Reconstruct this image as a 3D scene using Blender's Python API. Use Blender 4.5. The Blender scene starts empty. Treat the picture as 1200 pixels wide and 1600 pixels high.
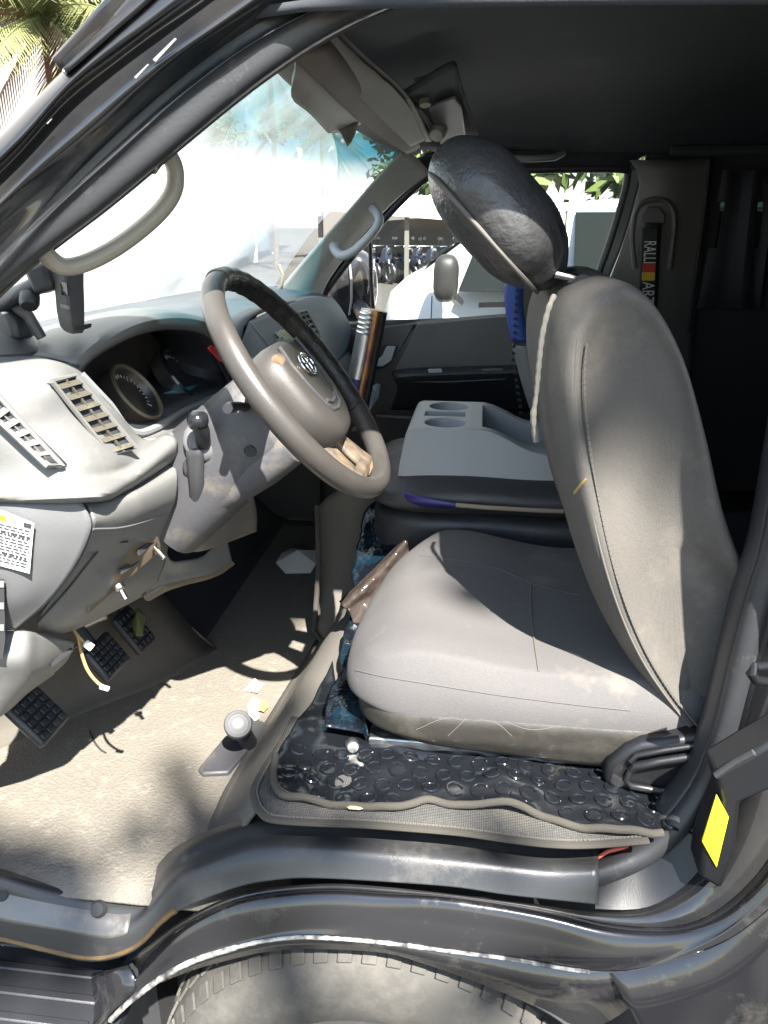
import bpy, bmesh, math, random
from mathutils import Vector, Matrix, noise
R = math.radians
random.seed(7)
S = bpy.context.scene
COL = S.collection

# ---------------------------------------------------------------- camera, world, sun, exposure
CAMP = Vector((0.0, 0.0, 1.57)); PITCH = R(20); YAW = R(7); FPX = 1232.0
cam = bpy.data.cameras.new("camera"); cam_o = bpy.data.objects.new("camera", cam); COL.objects.link(cam_o)
cam_o.location = CAMP; cam_o.rotation_euler = (math.pi/2 - PITCH, 0, YAW)
cam.sensor_fit = 'VERTICAL'; cam.angle = 2*math.atan(800/FPX)
cam.clip_start = 0.02; cam.clip_end = 600
S.camera = cam_o
SUN_TRAVEL = Vector((-0.34, 0.69, -1.0)).normalized()
el = math.asin(-SUN_TRAVEL.z); az = math.atan2(-SUN_TRAVEL.x, -SUN_TRAVEL.y)
w = bpy.data.worlds.new("World"); S.world = w; w.use_nodes = True
nt = w.node_tree; sky = nt.nodes.new('ShaderNodeTexSky'); sky.sky_type = 'NISHITA'
sky.sun_disc = False; sky.sun_elevation = el; sky.sun_rotation = az; sky.dust_density = 1.0; sky.air_density = 1.3
nt.links.new(sky.outputs[0], nt.nodes['Background'].inputs[0]); nt.nodes['Background'].inputs[1].default_value = 0.075
# thin bright cloud over the part of the sky ahead of the van
tcw = nt.nodes.new('ShaderNodeTexCoord'); nzw = nt.nodes.new('ShaderNodeTexNoise'); nzw.inputs['Scale'].default_value = 2.2; nzw.inputs['Detail'].default_value = 7
nt.links.new(tcw.outputs['Generated'], nzw.inputs['Vector'])
dot = nt.nodes.new('ShaderNodeVectorMath'); dot.operation = 'DOT_PRODUCT'; dot.inputs[1].default_value = (-.60, .78, .12); nt.links.new(tcw.outputs['Generated'], dot.inputs[0])
mad = nt.nodes.new('ShaderNodeMath'); mad.operation = 'MULTIPLY_ADD'; nt.links.new(nzw.outputs[0], mad.inputs[0]); mad.inputs[1].default_value = .9; nt.links.new(dot.outputs['Value'], mad.inputs[2])
mrw = nt.nodes.new('ShaderNodeMapRange'); mrw.interpolation_type = 'SMOOTHSTEP'; mrw.inputs['From Min'].default_value = .75; mrw.inputs['From Max'].default_value = 1.15; nt.links.new(mad.outputs[0], mrw.inputs['Value'])
bgc = nt.nodes.new('ShaderNodeBackground'); bgc.inputs[0].default_value = (1, .99, .97, 1); bgc.inputs[1].default_value = .30
mxw = nt.nodes.new('ShaderNodeMixShader'); nt.links.new(mrw.outputs[0], mxw.inputs[0]); nt.links.new(nt.nodes['Background'].outputs[0], mxw.inputs[1]); nt.links.new(bgc.outputs[0], mxw.inputs[2])
nt.links.new(mxw.outputs[0], nt.nodes['World Output'].inputs[0])
sl = bpy.data.lights.new("sun", 'SUN'); sl.energy = 5.0; sl.angle = R(0.53); sl.color = (1, 0.955, 0.88)
so = bpy.data.objects.new("sun", sl); COL.objects.link(so)
so.rotation_euler = SUN_TRAVEL.to_track_quat('-Z', 'Y').to_euler()
S.view_settings.view_transform = 'Standard'; S.view_settings.look = 'None'
S.view_settings.gamma = 1; S.view_settings.exposure = 2.4
S.cycles.max_bounces = 10; S.cycles.transparent_max_bounces = 16

# ---------------------------------------------------------------- geometry helpers
_F = Vector((-math.sin(YAW)*math.cos(PITCH), math.cos(YAW)*math.cos(PITCH), -math.sin(PITCH)))
_R = Vector((math.cos(YAW), math.sin(YAW), 0)); _U = _R.cross(_F)
def W(px, py, Y=None, Z=None, X=None):
    """surveyed point: photo pixel (1200x1600) + a known plane of the van -> metres"""
    d = _F + _R*((px-600)/FPX) + _U*((800-py)/FPX)
    if Y is not None: t = Y/d.y
    elif Z is not None: t = (Z-CAMP.z)/d.z
    else: t = X/d.x
    return CAMP + d*t
def cr(P, n, closed=False):
    """Catmull-Rom resample of Vectors by chord length"""
    P = [Vector(p) for p in P]
    if len(P) == 2 and not closed:
        return [P[0].lerp(P[1], i/(n-1)) for i in range(n)]
    m = len(P); idx = (lambda i: P[i % m]) if closed else (lambda i: P[i] if 0 <= i < m else (P[0]*2-P[1] if i < 0 else P[-1]*2-P[-2]))
    segs = m if closed else m-1
    L = [0]
    for i in range(segs): L.append(L[-1] + max(1e-6, (idx(i+1)-idx(i)).length))
    out = []; cnt = n
    for k in range(cnt):
        s = L[-1]*k/(n if closed else n-1); i = 0
        while i < segs-1 and L[i+1] < s: i += 1
        t = (s-L[i])/(L[i+1]-L[i]); t = min(max(t, 0), 1)
        a, b, c, d = idx(i-1), idx(i), idx(i+1), idx(i+2)
        out.append(0.5*((2*b)+(c-a)*t+(2*a-5*b+4*c-d)*t*t+(3*b-a-3*c+d)*t**3))
    return out
def smo(P, n=60, it=10):
    P = cr(P, n)
    for _ in range(it): P = [P[0]] + [P[i]*.5 + (P[i-1]+P[i+1])*.25 for i in range(1, n-1)] + [P[-1]]
    return P
def pl(pts, Y=None, Z=None):
    o = []
    for p in pts:
        if Z is not None: o.append(W(p[0], p[1], Z=p[2] if len(p) > 2 else Z))
        else: o.append(W(p[0], p[1], Y=p[2] if len(p) > 2 else Y))
    return o
ROOTLOC = {}
def rootloc(p):
    while p is not None and p.parent is not None: p = p.parent
    return ROOTLOC.get(p.name, Vector((0, 0, 0))) if p is not None else Vector((0, 0, 0))
def link(name, me, mt, parent, smooth=True):
    if mt is not None: me.materials.append(mt)
    o = bpy.data.objects.new(name, me); COL.objects.link(o)
    if parent is not None: o.parent = parent
    if smooth:
        for p in me.polygons: p.use_smooth = True
    return o
def fin(name, bm, mt, parent=None, smooth=True, bevel=0, seg=2, sub=0, solid=0, off=0.0, ang=35, sharp=True):
    L = rootloc(parent)
    if L.length > 0: bmesh.ops.translate(bm, verts=bm.verts, vec=-L)
    me = bpy.data.meshes.new(name); bm.to_mesh(me); bm.free()
    o = link(name, me, mt, parent, smooth)
    if solid:
        m = o.modifiers.new('s', 'SOLIDIFY'); m.thickness = solid; m.offset = off
    if bevel:
        m = o.modifiers.new('b', 'BEVEL'); m.width = bevel; m.segments = seg; m.limit_method = 'ANGLE'; m.angle_limit = R(ang); m.harden_normals = False
    if sub:
        m = o.modifiers.new('d', 'SUBSURF'); m.levels = sub; m.render_levels = sub
    if smooth and not sub and sharp:
        try: me.set_sharp_from_angle(angle=R(40))
        except Exception: pass
    return o
def recalc(bm):
    bmesh.ops.recalc_face_normals(bm, faces=bm.faces); return bm
def grid(rows, closed_u=False, closed_v=False, bm=None):
    bm = bm or bmesh.new(); V = [[bm.verts.new(p) for p in r] for r in rows]
    nr, nc = len(V), len(V[0])
    for i in range(nr if closed_v else nr-1):
        for j in range(nc if closed_u else nc-1):
            a, b, c, d = V[i][j], V[i][(j+1) % nc], V[(i+1) % nr][(j+1) % nc], V[(i+1) % nr][j]
            try: bm.faces.new((a, b, c, d))
            except ValueError: pass
    return bm
def skin(rows, n, m=None):
    """rows of 3D points -> smooth sheet, n columns, m rows"""
    rr = [cr(r, n) for r in rows]
    if m: 
        cols = [cr([r[j] for r in rr], m) for j in range(n)]
        rr = [[cols[j][i] for j in range(n)] for i in range(m)]
    return grid(rr)
def skin_pts(rows, n, m):
    rr = [cr(r, n) for r in rows]; cols = [cr([r[j] for r in rr], m) for j in range(n)]
    return [[cols[j][i] for j in range(n)] for i in range(m)]
def tube(P, r, n=10, caps=True, bm=None, flat=None):
    """swept round (or flattened) section along points"""
    bm = bm or bmesh.new(); P = [Vector(p) for p in P]; rings = []; up = None
    for i, p in enumerate(P):
        t = (P[min(i+1, len(P)-1)]-P[max(i-1, 0)])
        if t.length < 1e-9: t = Vector((0, 0, 1))
        t.normalize()
        if up is None:
            up = Vector((0, 0, 1)) if abs(t.z) < 0.9 else Vector((1, 0, 0))
            if flat: up = Vector(flat[0])
        up = (up - t*up.dot(t)).normalized(); s = t.cross(up)
        ri = r[i] if isinstance(r, (list, tuple)) else r
        ru = ri*(flat[1] if flat else 1)
        rings.append([p + s*math.cos(2*math.pi*k/n)*ri + up*math.sin(2*math.pi*k/n)*ru for k in range(n)])
    V = [[bm.verts.new(q) for q in rg] for rg in rings]
    for i in range(len(V)-1):
        for k in range(n): bm.faces.new((V[i][k], V[i][(k+1) % n], V[i+1][(k+1) % n], V[i+1][k]))
    if caps:
        bm.faces.new(V[0][::-1]); bm.faces.new(V[-1])
    return recalc(bm)
def lathe(prof, n=32, mtx=Matrix(), bm=None, caps=True):
    """prof [(r, h)] revolved about local Z"""
    bm = bm or bmesh.new()
    V = [[bm.verts.new(mtx @ Vector((r*math.cos(2*math.pi*k/n), r*math.sin(2*math.pi*k/n), h))) for k in range(n)] for r, h in prof]
    for i in range(len(V)-1):
        for k in range(n): bm.faces.new((V[i][k], V[i][(k+1) % n], V[i+1][(k+1) % n], V[i+1][k]))
    if caps:
        for ring in (V[0][::-1], V[-1]):
            try: bm.faces.new(ring)
            except ValueError: pass
    return recalc(bm)
def box(c, s, bm=None, rot=None):
    bm = bm or bmesh.new(); c = Vector(c)
    m = Matrix.Translation(c) @ (rot.to_4x4() if rot else Matrix()) @ Matrix.Diagonal((s[0], s[1], s[2], 1))
    bmesh.ops.create_cube(bm, size=1, matrix=m); return bm
def prism(poly, vec, bm=None):
    """polygon (3D points) extruded by vec"""
    bm = bm or bmesh.new(); vec = Vector(vec)
    a = [bm.verts.new(p) for p in poly]; b = [bm.verts.new(Vector(p)+vec) for p in poly]
    bm.faces.new(a); bm.faces.new(b[::-1])
    for i in range(len(a)): bm.faces.new((a[i], b[i], b[(i+1) % len(a)], a[(i+1) % len(a)]))
    return recalc(bm)
def loft(secs, closed=True, bm=None):
    bm = grid(secs, closed_u=closed, bm=bm); bm.verts.ensure_lookup_table()
    n = len(secs[0]); tot = len(bm.verts); base = tot-n*len(secs)
    try:
        bm.faces.new([bm.verts[base+i] for i in range(n)][::-1]); bm.faces.new([bm.verts[tot-n+i] for i in range(n)])
    except ValueError: pass
    return recalc(bm)
def axes(z, x=None):
    z = Vector(z).normalized(); x = Vector(x) if x else (Vector((0, 1, 0)) if abs(z.y) < .9 else Vector((1, 0, 0)))
    x = (x - z*x.dot(z)).normalized(); y = z.cross(x)
    return Matrix((x, y, z)).transposed()
def frame(o, z, x=None):
    return Matrix.Translation(Vector(o)) @ axes(z, x).to_4x4()
def thing(name, loc, label, cat, group=None):
    o = bpy.data.objects.new(name, None); COL.objects.link(o); o.location = loc; o.empty_display_size = .1
    o['label'] = label; o['category'] = cat
    if group: o['group'] = group
    ROOTLOC[o.name] = Vector(loc); return o
def tag(o, label, cat, group=None):
    o['label'] = label; o['category'] = cat
    if group: o['group'] = group
    return o
def struct(o, kind='structure'):
    o['kind'] = kind; return o

# ---------------------------------------------------------------- materials
def mat(name, col, rough=.5, metal=0, bump=None, var=None, coat=0, spec=.5, dust=None, rvar=None, sheen=0, grain=None):
    """bump=(scale,strength[,kind]); var=(scale, colour2, contrast); dust=(scale, colour, amount)"""
    m = bpy.data.materials.new(name); m.use_nodes = True; N = m.node_tree.nodes; Lk = m.node_tree.links
    b = N['Principled BSDF']; b.inputs['Roughness'].default_value = rough; b.inputs['Metallic'].default_value = metal
    b.inputs['Base Color'].default_value = (*col, 1); b.inputs['Coat Weight'].default_value = coat; b.inputs['Coat Roughness'].default_value = .06
    b.inputs['Specular IOR Level'].default_value = spec
    if sheen: b.inputs['Sheen Weight'].default_value = sheen
    tc = N.new('ShaderNodeTexCoord')
    def nz(scale, detail=5, rough_=.6):
        t = N.new('ShaderNodeTexNoise'); t.inputs['Scale'].default_value = scale; t.inputs['Detail'].default_value = detail; t.inputs['Roughness'].default_value = rough_
        Lk.new(tc.outputs['Object'], t.inputs['Vector']); return t
    def ramp(src, a, c):
        r = N.new('ShaderNodeMapRange'); r.inputs['From Min'].default_value = a; r.inputs['From Max'].default_value = c
        Lk.new(src, r.inputs['Value']); return r.outputs[0]
    cur = None
    def mix(fac, c2):
        nonlocal cur
        x = N.new('ShaderNodeMix'); x.data_type = 'RGBA'; Lk.new(fac, x.inputs[0])
        if cur is None: x.inputs[6].default_value = (*col, 1)
        else: Lk.new(cur, x.inputs[6])
        x.inputs[7].default_value = (*c2, 1); cur = x.outputs[2]
    if var: mix(ramp(nz(var[0]).outputs[0], .5-var[2], .5+var[2]), var[1])
    if grain: mix(ramp(nz(grain[0], 2).outputs[0], .42, .62), grain[1])
    if dust:
        f = ramp(nz(dust[0], 8, .7).outputs[0], .62-.3*dust[2], .72)
        mix(f, dust[1])
        rr = N.new('ShaderNodeMapRange'); Lk.new(f, rr.inputs['Value']); rr.inputs['To Min'].default_value = rough; rr.inputs['To Max'].default_value = .8
        Lk.new(rr.outputs[0], b.inputs['Roughness'])
    elif rvar:
        rr = N.new('ShaderNodeMapRange'); Lk.new(nz(rvar[0]).outputs[0], rr.inputs['Value'])
        rr.inputs['From Min'].default_value = .3; rr.inputs['From Max'].default_value = .7
        rr.inputs['To Min'].default_value = rough-rvar[1]; rr.inputs['To Max'].default_value = rough+rvar[1]
        Lk.new(rr.outputs[0], b.inputs['Roughness'])
    if cur is not None: Lk.new(cur, b.inputs['Base Color'])
    if bump:
        kind = bump[2] if len(bump) > 2 else 'noise'
        if kind == 'noise': h = nz(bump[0], 4).outputs[0]
        elif kind == 'voronoi':
            v = N.new('ShaderNodeTexVoronoi'); v.inputs['Scale'].default_value = bump[0]; Lk.new(tc.outputs['Object'], v.inputs['Vector']); h = v.outputs[0]
        else:  # weave: product of two wave bands
            ws = []
            for d in ('X', 'Y', 'Z'):
                v = N.new('ShaderNodeTexWave'); v.bands_direction = d; v.inputs['Scale'].default_value = bump[0]; v.inputs['Distortion'].default_value = .6
                Lk.new(tc.outputs['Object'], v.inputs['Vector']); ws.append(v.outputs['Fac'])
            a = N.new('ShaderNodeMath'); a.operation = 'ADD'; Lk.new(ws[0], a.inputs[0]); Lk.new(ws[1], a.inputs[1])
            a2 = N.new('ShaderNodeMath'); a2.operation = 'ADD'; Lk.new(a.outputs[0], a2.inputs[0]); Lk.new(ws[2], a2.inputs[1]); h = a2.outputs[0]
        bp = N.new('ShaderNodeBump'); bp.inputs['Strength'].default_value = bump[1]; bp.inputs['Distance'].default_value = bump[3] if len(bump) > 3 else .002
        Lk.new(h, bp.inputs['Height']); Lk.new(bp.outputs[0], b.inputs['Normal'])
    return m
M = {}
M['dash'] = mat('dash plastic', (.135, .135, .13), .45, bump=(900, .25), var=(5, (.125, .125, .122), .25), dust=(9, (.185, .172, .146), .2))
M['dash_top'] = mat('dash top', (.075, .085, .095), .5, bump=(600, .3), dust=(12, (.13, .125, .115), .3))
M['dash_mid'] = mat('mid grey plastic', (.11, .112, .115), .48, bump=(900, .3), var=(8, (.09, .092, .094), .2))
M['dash_warm'] = mat('warm grey plastic', (.13, .12, .108), .48, bump=(700, .2), dust=(14, (.18, .15, .12), .3))
M['slat'] = mat('vent slats', (.075, .068, .052), .5, dust=(30, (.11, .1, .075), .3))
M['under'] = mat('dash underside', (.12, .095, .065), .6, var=(10, (.17, .125, .08), .3))  # brown of the reflected sun is put into this colour
M['black'] = mat('black plastic', (.022, .023, .027), .42, bump=(700, .2), rvar=(9, .12))
M['blackrough'] = mat('rough black', (.024, .025, .028), .8)
M['shroud'] = mat('column shroud', (.05, .05, .055), .45, bump=(700, .25), dust=(10, (.13, .11, .09), .35))
M['gauge'] = mat('gauge face', (.02, .02, .022), .3, var=(30, (.05, .04, .03), .2))
M['gold'] = mat('gauge ring', (.13, .11, .075), .45, metal=.3)
M['lens'] = mat('display lens', (.012, .013, .015), .12, rvar=(6, .06))
M['wheel'] = mat('wheel leather', (.052, .047, .043), .36, bump=(600, .1, 'voronoi'), var=(12, (.04, .036, .033), .2), rvar=(10, .08))
M['wheeldark'] = mat('wheel grip dark', (.02, .018, .017), .35, bump=(400, .4, 'voronoi'), dust=(14, (.06, .045, .04), .3))
M['pad'] = mat('horn pad', (.046, .042, .039), .46, bump=(900, .25), var=(9, (.037, .034, .031), .2))
M['worn'] = mat('worn spoke', (.15, .108, .066), .4, var=(45, (.07, .06, .052), .10), bump=(80, .3))
M['chrome'] = mat('bright metal', (.75, .75, .74), .18, metal=1)
M['steel'] = mat('dull steel', (.5, .5, .5), .35, metal=1, dust=(40, (.25, .2, .15), .3))
M['fabric'] = mat('seat fabric', (.098, .090, .087), .92, bump=(420, .5, 'noise', .001), var=(7, (.076, .073, .074), .3), dust=(7, (.13, .117, .1), .22), grain=(520, (.078, .075, .076)))
M['fabric_side'] = mat('seat side fabric', (.094, .085, .074), .8, bump=(420, .45, 'noise', .001), var=(5, (.07, .065, .06), .3), dust=(6, (.125, .112, .095), .25), grain=(520, (.072, .067, .06)))
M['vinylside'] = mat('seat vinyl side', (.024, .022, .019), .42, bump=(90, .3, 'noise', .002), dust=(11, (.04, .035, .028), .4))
M['leather'] = mat('black leather', (.03, .03, .033), .48, bump=(26, .35, 'noise', .006), rvar=(12, .1))
M['blackshade'] = mat('shaded black plastic', (.008, .0085, .010), .38, bump=(700, .15))  # darker copy of the black plastic, shade put into the colour
M['headcover'] = mat('headrest cover', (.06, .059, .059), .32, bump=(30, .7, 'noise', .008), rvar=(9, .1), var=(10, (.045, .045, .046), .3))
M['seam'] = mat('seam thread', (.10, .093, .083), .8)
M['piping'] = mat('tan piping', (.25, .2, .14), .7)
M['console'] = mat('console plastic', (.30, .315, .33), .45, bump=(900, .3), var=(6, (.27, .285, .30), .2))
M['blue'] = mat('blue cloth', (.02, .06, .28), .6, bump=(300, .2, 'weave'))
M['purple'] = mat('violet vinyl', (.025, .02, .13), .45)
M['cream'] = mat('cream trim', (.36, .355, .33), .55, bump=(700, .15), dust=(8, (.33, .29, .22), .25))
M['trim'] = mat('grey pillar trim', (.17, .178, .18), .6, bump=(700, .15))
M['grip'] = mat('handle cream', (.30, .275, .22), .45, dust=(12, (.22, .18, .13), .3))
M['handle'] = mat('light handle', (.34, .36, .38), .35)
M['pillar'] = mat('pillar trim brown grey', (.105, .102, .096), .6, bump=(700, .15))
M['headliner'] = mat('headliner', (.042, .047, .056), .95, bump=(400, .3), var=(3, (.032, .034, .038), .3), dust=(4, (.052, .05, .047), .2))
M['visor'] = mat('visor vinyl', (.30, .29, .27), .7, var=(5, (.25, .235, .215), .3))
M['visord'] = mat('visor edge', (.17, .145, .125), .7, var=(8, (.12, .1, .085), .3))
M['paint'] = mat('black car paint', (.012, .013, .016), .14, coat=1.0, var=(9, (.03, .028, .025), .2))
M['dirty'] = mat('dirty black paint', (.010, .010, .012), .2, coat=.8, dust=(13, (.04, .037, .033), .28), bump=(60, .1))
M['scratch'] = mat('scraped edge', (.45, .44, .42), .45, metal=.3, var=(60, (.06, .06, .06), .12))
M['rubber'] = mat('door rubber', (.024, .025, .028), .4, bump=(200, .15), dust=(14, (.07, .068, .066), .12))
M['sill'] = mat('sill plastic', (.032, .033, .035), .3, bump=(500, .15), dust=(9, (.07, .065, .058), .3))
M['alu'] = mat('worn sill', (.2, .195, .185), .38, metal=.5, var=(6, (.10, .095, .09), .2), dust=(15, (.25, .225, .19), .4))
M['rust'] = mat('rusty glint edge', (.2, .13, .055), .35, metal=.4, var=(20, (.1, .07, .04), .15))
M['tyre'] = mat('dusty tyre', (.055, .052, .047), .85, bump=(120, .3), dust=(6, (.125, .115, .1), .5))
M['floor'] = mat('floor vinyl', (.165, .15, .125), .72, bump=(200, .6, 'voronoi'), var=(3, (.115, .104, .088), .2), dust=(38, (.21, .19, .155), .25), grain=(140, (.138, .125, .104)))
M['ramp'] = mat('ribbed vinyl', (.095, .087, .076), .72, bump=(130, .35, 'weave'), dust=(9, (.12, .108, .088), .35))
M['toe'] = mat('toe board vinyl', (.075, .066, .055), .75, bump=(200, .3), dust=(6, (.10, .087, .07), .3))
M['mat'] = mat('mat fabric', (.07, .068, .063), .85, bump=(110, .6, 'weave'), dust=(9, (.12, .108, .09), .35), grain=(300, (.055, .053, .049)))
M['stud'] = mat('studded vinyl', (.007, .008, .010), .13, bump=(22, .25, 'noise', .004), dust=(18, (.03, .028, .025), .06))
M['binding'] = mat('edge binding', (.055, .049, .04), .8, bump=(250, .5, 'weave'))
M['sheet'] = mat('marbled plastic sheet', (.004, .005, .008), .16, var=(26, (.004, .012, .02), .06), bump=(16, .7, 'noise', .01))
M['paper'] = mat('white paper', (.75, .75, .72), .8)
M['yellow'] = mat('yellow reflector', (.75, .65, .02), .45, bump=(200, .1))
M['yellowp'] = mat('yellow paper', (.8, .55, .06), .7)
M['pinkp'] = mat('pink print', (.75, .45, .5), .6)
M['red'] = mat('red switch', (.55, .04, .05), .4)
M['wire'] = mat('yellow wire', (.4, .28, .1), .6, var=(40, (.2, .14, .05), .2))
M['redwire'] = mat('red wire', (.45, .08, .05), .5)
M['cord'] = mat('cotton cord', (.2, .19, .165), .9, bump=(250, .6, 'weave'))
M['ink'] = mat('printed ink', (.03, .03, .032), .6)
M['foil'] = mat('silver foil', (.7, .7, .7), .3, metal=.9, bump=(60, .3))
M['bronze'] = mat('copper foil', (.5, .25, .08), .3, metal=.8, var=(20, (.1, .05, .1), .2))
M['beltred'] = mat('belt red', (.45, .03, .02), .6); M['beltyel'] = mat('belt yellow', (.55, .38, .03), .6); M['beltwhite'] = mat('belt lettering', (.6, .6, .58), .6)
M['curtain'] = mat('dark curtain', (.035, .036, .046), .9)
M['white'] = mat('white car paint', (.8, .8, .79), .3, coat=.5)
M['carglass'] = mat('dark car glass', (.008, .011, .0105), .02, spec=.12)
M['decal'] = mat('matt black decal', (.006, .006, .006), .8, spec=.1)
M['mirrorgrey'] = mat('grey mirror shell', (.02, .019, .018), .5)
M['asphalt'] = mat('paving', (.06, .057, .05), .9, bump=(30, .3), var=(.6, (.045, .042, .036), .3))
M['wall'] = mat('pale wall', (.7, .71, .7), .85, var=(1, (.62, .64, .63), .3))
M['roof'] = mat('pale roof sheet', (.75, .74, .7), .7)
M['dkwall'] = mat('shed wall', (.14, .13, .12), .9)
M['bark'] = mat('bark', (.13, .09, .06), .9, bump=(20, .6), var=(6, (.08, .06, .04), .2))
M['leaf'] = mat('leaf', (.06, .11, .03), .6, var=(1.5, (.12, .15, .045), .2))
M['palm'] = mat('palm frond', (.11, .15, .05), .55, var=(2, (.2, .19, .08), .2))
M['dryleaf'] = mat('dry frond', (.3, .26, .16), .7)
M['bike'] = mat('motorbike plastic', (.03, .035, .06), .2, coat=.8)
M['redcar'] = mat('red car paint', (.5, .03, .04), .3, coat=.6)

def glassmat(name, tint, veil, veilcol, band=None):
    """thin pane: clear, a little gloss, and a translucent veil added for bright haze; band=(z0,z1,colour) tinted strip"""
    m = bpy.data.materials.new(name); m.use_nodes = True; N = m.node_tree.nodes; Lk = m.node_tree.links
    N.remove(N['Principled BSDF']); out = N['Material Output']
    tr = N.new('ShaderNodeBsdfTransparent'); tr.inputs[0].default_value = (*tint, 1)
    gl = N.new('ShaderNodeBsdfGlossy'); gl.inputs['Roughness'].default_value = .02
    df = N.new('ShaderNodeBsdfTranslucent'); df.inputs[0].default_value = (*veilcol, 1)
    fr = N.new('ShaderNodeFresnel'); fr.inputs[0].default_value = 1.35
    a = N.new('ShaderNodeMixShader'); a.inputs[0].default_value = veil; Lk.new(tr.outputs[0], a.inputs[1]); Lk.new(df.outputs[0], a.inputs[2])
    b = N.new('ShaderNodeMixShader'); Lk.new(fr.outputs[0], b.inputs[0]); Lk.new(a.outputs[0], b.inputs[1]); Lk.new(gl.outputs[0], b.inputs[2])
    Lk.new(b.outputs[0], out.inputs[0])
    tc = N.new('ShaderNodeTexCoord')
    nz = N.new('ShaderNodeTexNoise'); nz.inputs['Scale'].default_value = 7; nz.inputs['Detail'].default_value = 6; Lk.new(tc.outputs['Object'], nz.inputs['Vector'])
    r = N.new('ShaderNodeMapRange'); r.inputs['From Min'].default_value = .3; r.inputs['From Max'].default_value = .75; r.inputs['To Min'].default_value = veil*.6; r.inputs['To Max'].default_value = veil*1.6
    Lk.new(nz.outputs[0], r.inputs['Value']); Lk.new(r.outputs[0], a.inputs[0])
    if band:
        sp = N.new('ShaderNodeSeparateXYZ'); Lk.new(tc.outputs['Object'], sp.inputs[0])
        n2 = N.new('ShaderNodeMath'); n2.operation = 'MULTIPLY_ADD'; Lk.new(nz.outputs[0], n2.inputs[0]); n2.inputs[1].default_value = .06; Lk.new(sp.outputs['Z'], n2.inputs[2])
        k = N.new('ShaderNodeMapRange'); k.interpolation_type = 'SMOOTHSTEP'; k.inputs['From Min'].default_value = band[0]; k.inputs['From Max'].default_value = band[1]; Lk.new(n2.outputs[0], k.inputs['Value'])
        mx = N.new('ShaderNodeMix'); mx.data_type = 'RGBA'; Lk.new(k.outputs[0], mx.inputs[0]); mx.inputs[6].default_value = (*tint, 1); mx.inputs[7].default_value = (*band[2], 1)
        Lk.new(mx.outputs[2], tr.inputs[0])
        mv = N.new('ShaderNodeMath'); mv.operation = 'SUBTRACT'; mv.operation = 'MULTIPLY_ADD'; Lk.new(k.outputs[0], mv.inputs[0]); mv.inputs[1].default_value = -.72; mv.inputs[2].default_value = 1.0
        mm = N.new('ShaderNodeMath'); mm.operation = 'MULTIPLY'; Lk.new(mv.outputs[0], mm.inputs[0]); Lk.new(r.outputs[0], mm.inputs[1]); Lk.new(mm.outputs[0], a.inputs[0])
    return m


# ================================================================ THE VAN
VAN = thing('van', (0.9, 1.57, 0), 'black passenger van with its front door open, seen from beside the sill', 'van')
FZ = 0.675            # cab floor height
SZ = 0.842            # seat platform height

# ---------------------------------------------------------------- sill, wheel arch, door jamb (left side)
Rm1 = smo(pl([(-80,1340,.86),(0,1358,.86),(104,1385,.86),(212,1398,.87),(240,1368,.87),(262,1338,.87),(302,1312,.87),(368,1288,.87),(417,1281,.87),(500,1279,.87),(700,1296,.87),(850,1312,.87),(936,1322,.87)]), 90, 3)
R0 = smo(pl([(-80,1345,.80),(0,1369,.805),(104,1396,.81),(222,1409,.82),(250,1375,.835),(271,1346,.84),(312,1321,.845),(375,1298,.845),(417,1291,.845),(500,1289,.845),(700,1307,.845),(850,1324,.845),(936,1334,.845)]), 90, 3)
Rh = smo(pl([(-80,1382,.785),(0,1402,.79),(104,1426,.79),(205,1440,.79),(243,1402,.815),(268,1368,.82),(300,1346,.825),(375,1316,.825),(417,1308,.825),(500,1307,.825),(700,1322,.825),(850,1342,.825),(935,1346,.825)]), 90, 3)
R1 = smo(pl([(-80,1415,.77),(0,1436,.775),(100,1452,.775),(185,1465,.775),(238,1425,.79),(265,1392,.80),(292,1371,.80),(375,1340,.80),(417,1331,.80),(500,1329,.80),(700,1345,.80),(850,1362,.80),(935,1362,.80)]), 90, 3)
R2 = smo(pl([(-80,1452,.768),(0,1468,.77),(80,1487,.77),(150,1500,.77),(215,1482,.775),(252,1444,.78),(292,1416,.783),(375,1384,.783),(430,1374,.783),(500,1371,.783),(700,1384,.783),(790,1397,.783),(935,1412,.783)]), 90, 3)
fin('sill_trim', skin([Rm1, R0, Rh, R1, R2], 120, 60), M['sill'], VAN, solid=.004, off=-1, sharp=False)
# worn metal strip along the low part of the sill, with its two screw holes
def sub(row, a, b, d): 
    q = cr(row, 90); return [p + Vector(d) for p in q[a:b]]
n_al = 26
alu = fin('step_plate', skin([sub(R0, 0, n_al, (0,-.002,.004)), sub(Rh, 0, n_al, (0,-.004,.004)), sub(R1, 0, n_al, (0,-.005,.003))], 40, 10), M['alu'], VAN, solid=.002)
rl_ = cr(R2, 90)[0:36]; fin('rusty_glint_lip', tube([p + Vector((0, -.002, .006)) for p in rl_], [.0035 + .003*abs(noise.noise(Vector((i*.35, 2, 0)))) for i in range(len(rl_))], 8), M['rust'], VAN)  # bead coloured gold for the glints along the rusty lip
for px, py in ((3, 1397), (152, 1421)):
    c = W(px, py, Y=.789); fin('screw_hole', lathe([(.001, .003), (.009, .002), (.012, -.004)], 20, frame(c, (0, -.75, .6))), M['blackrough'], alu)
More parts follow.
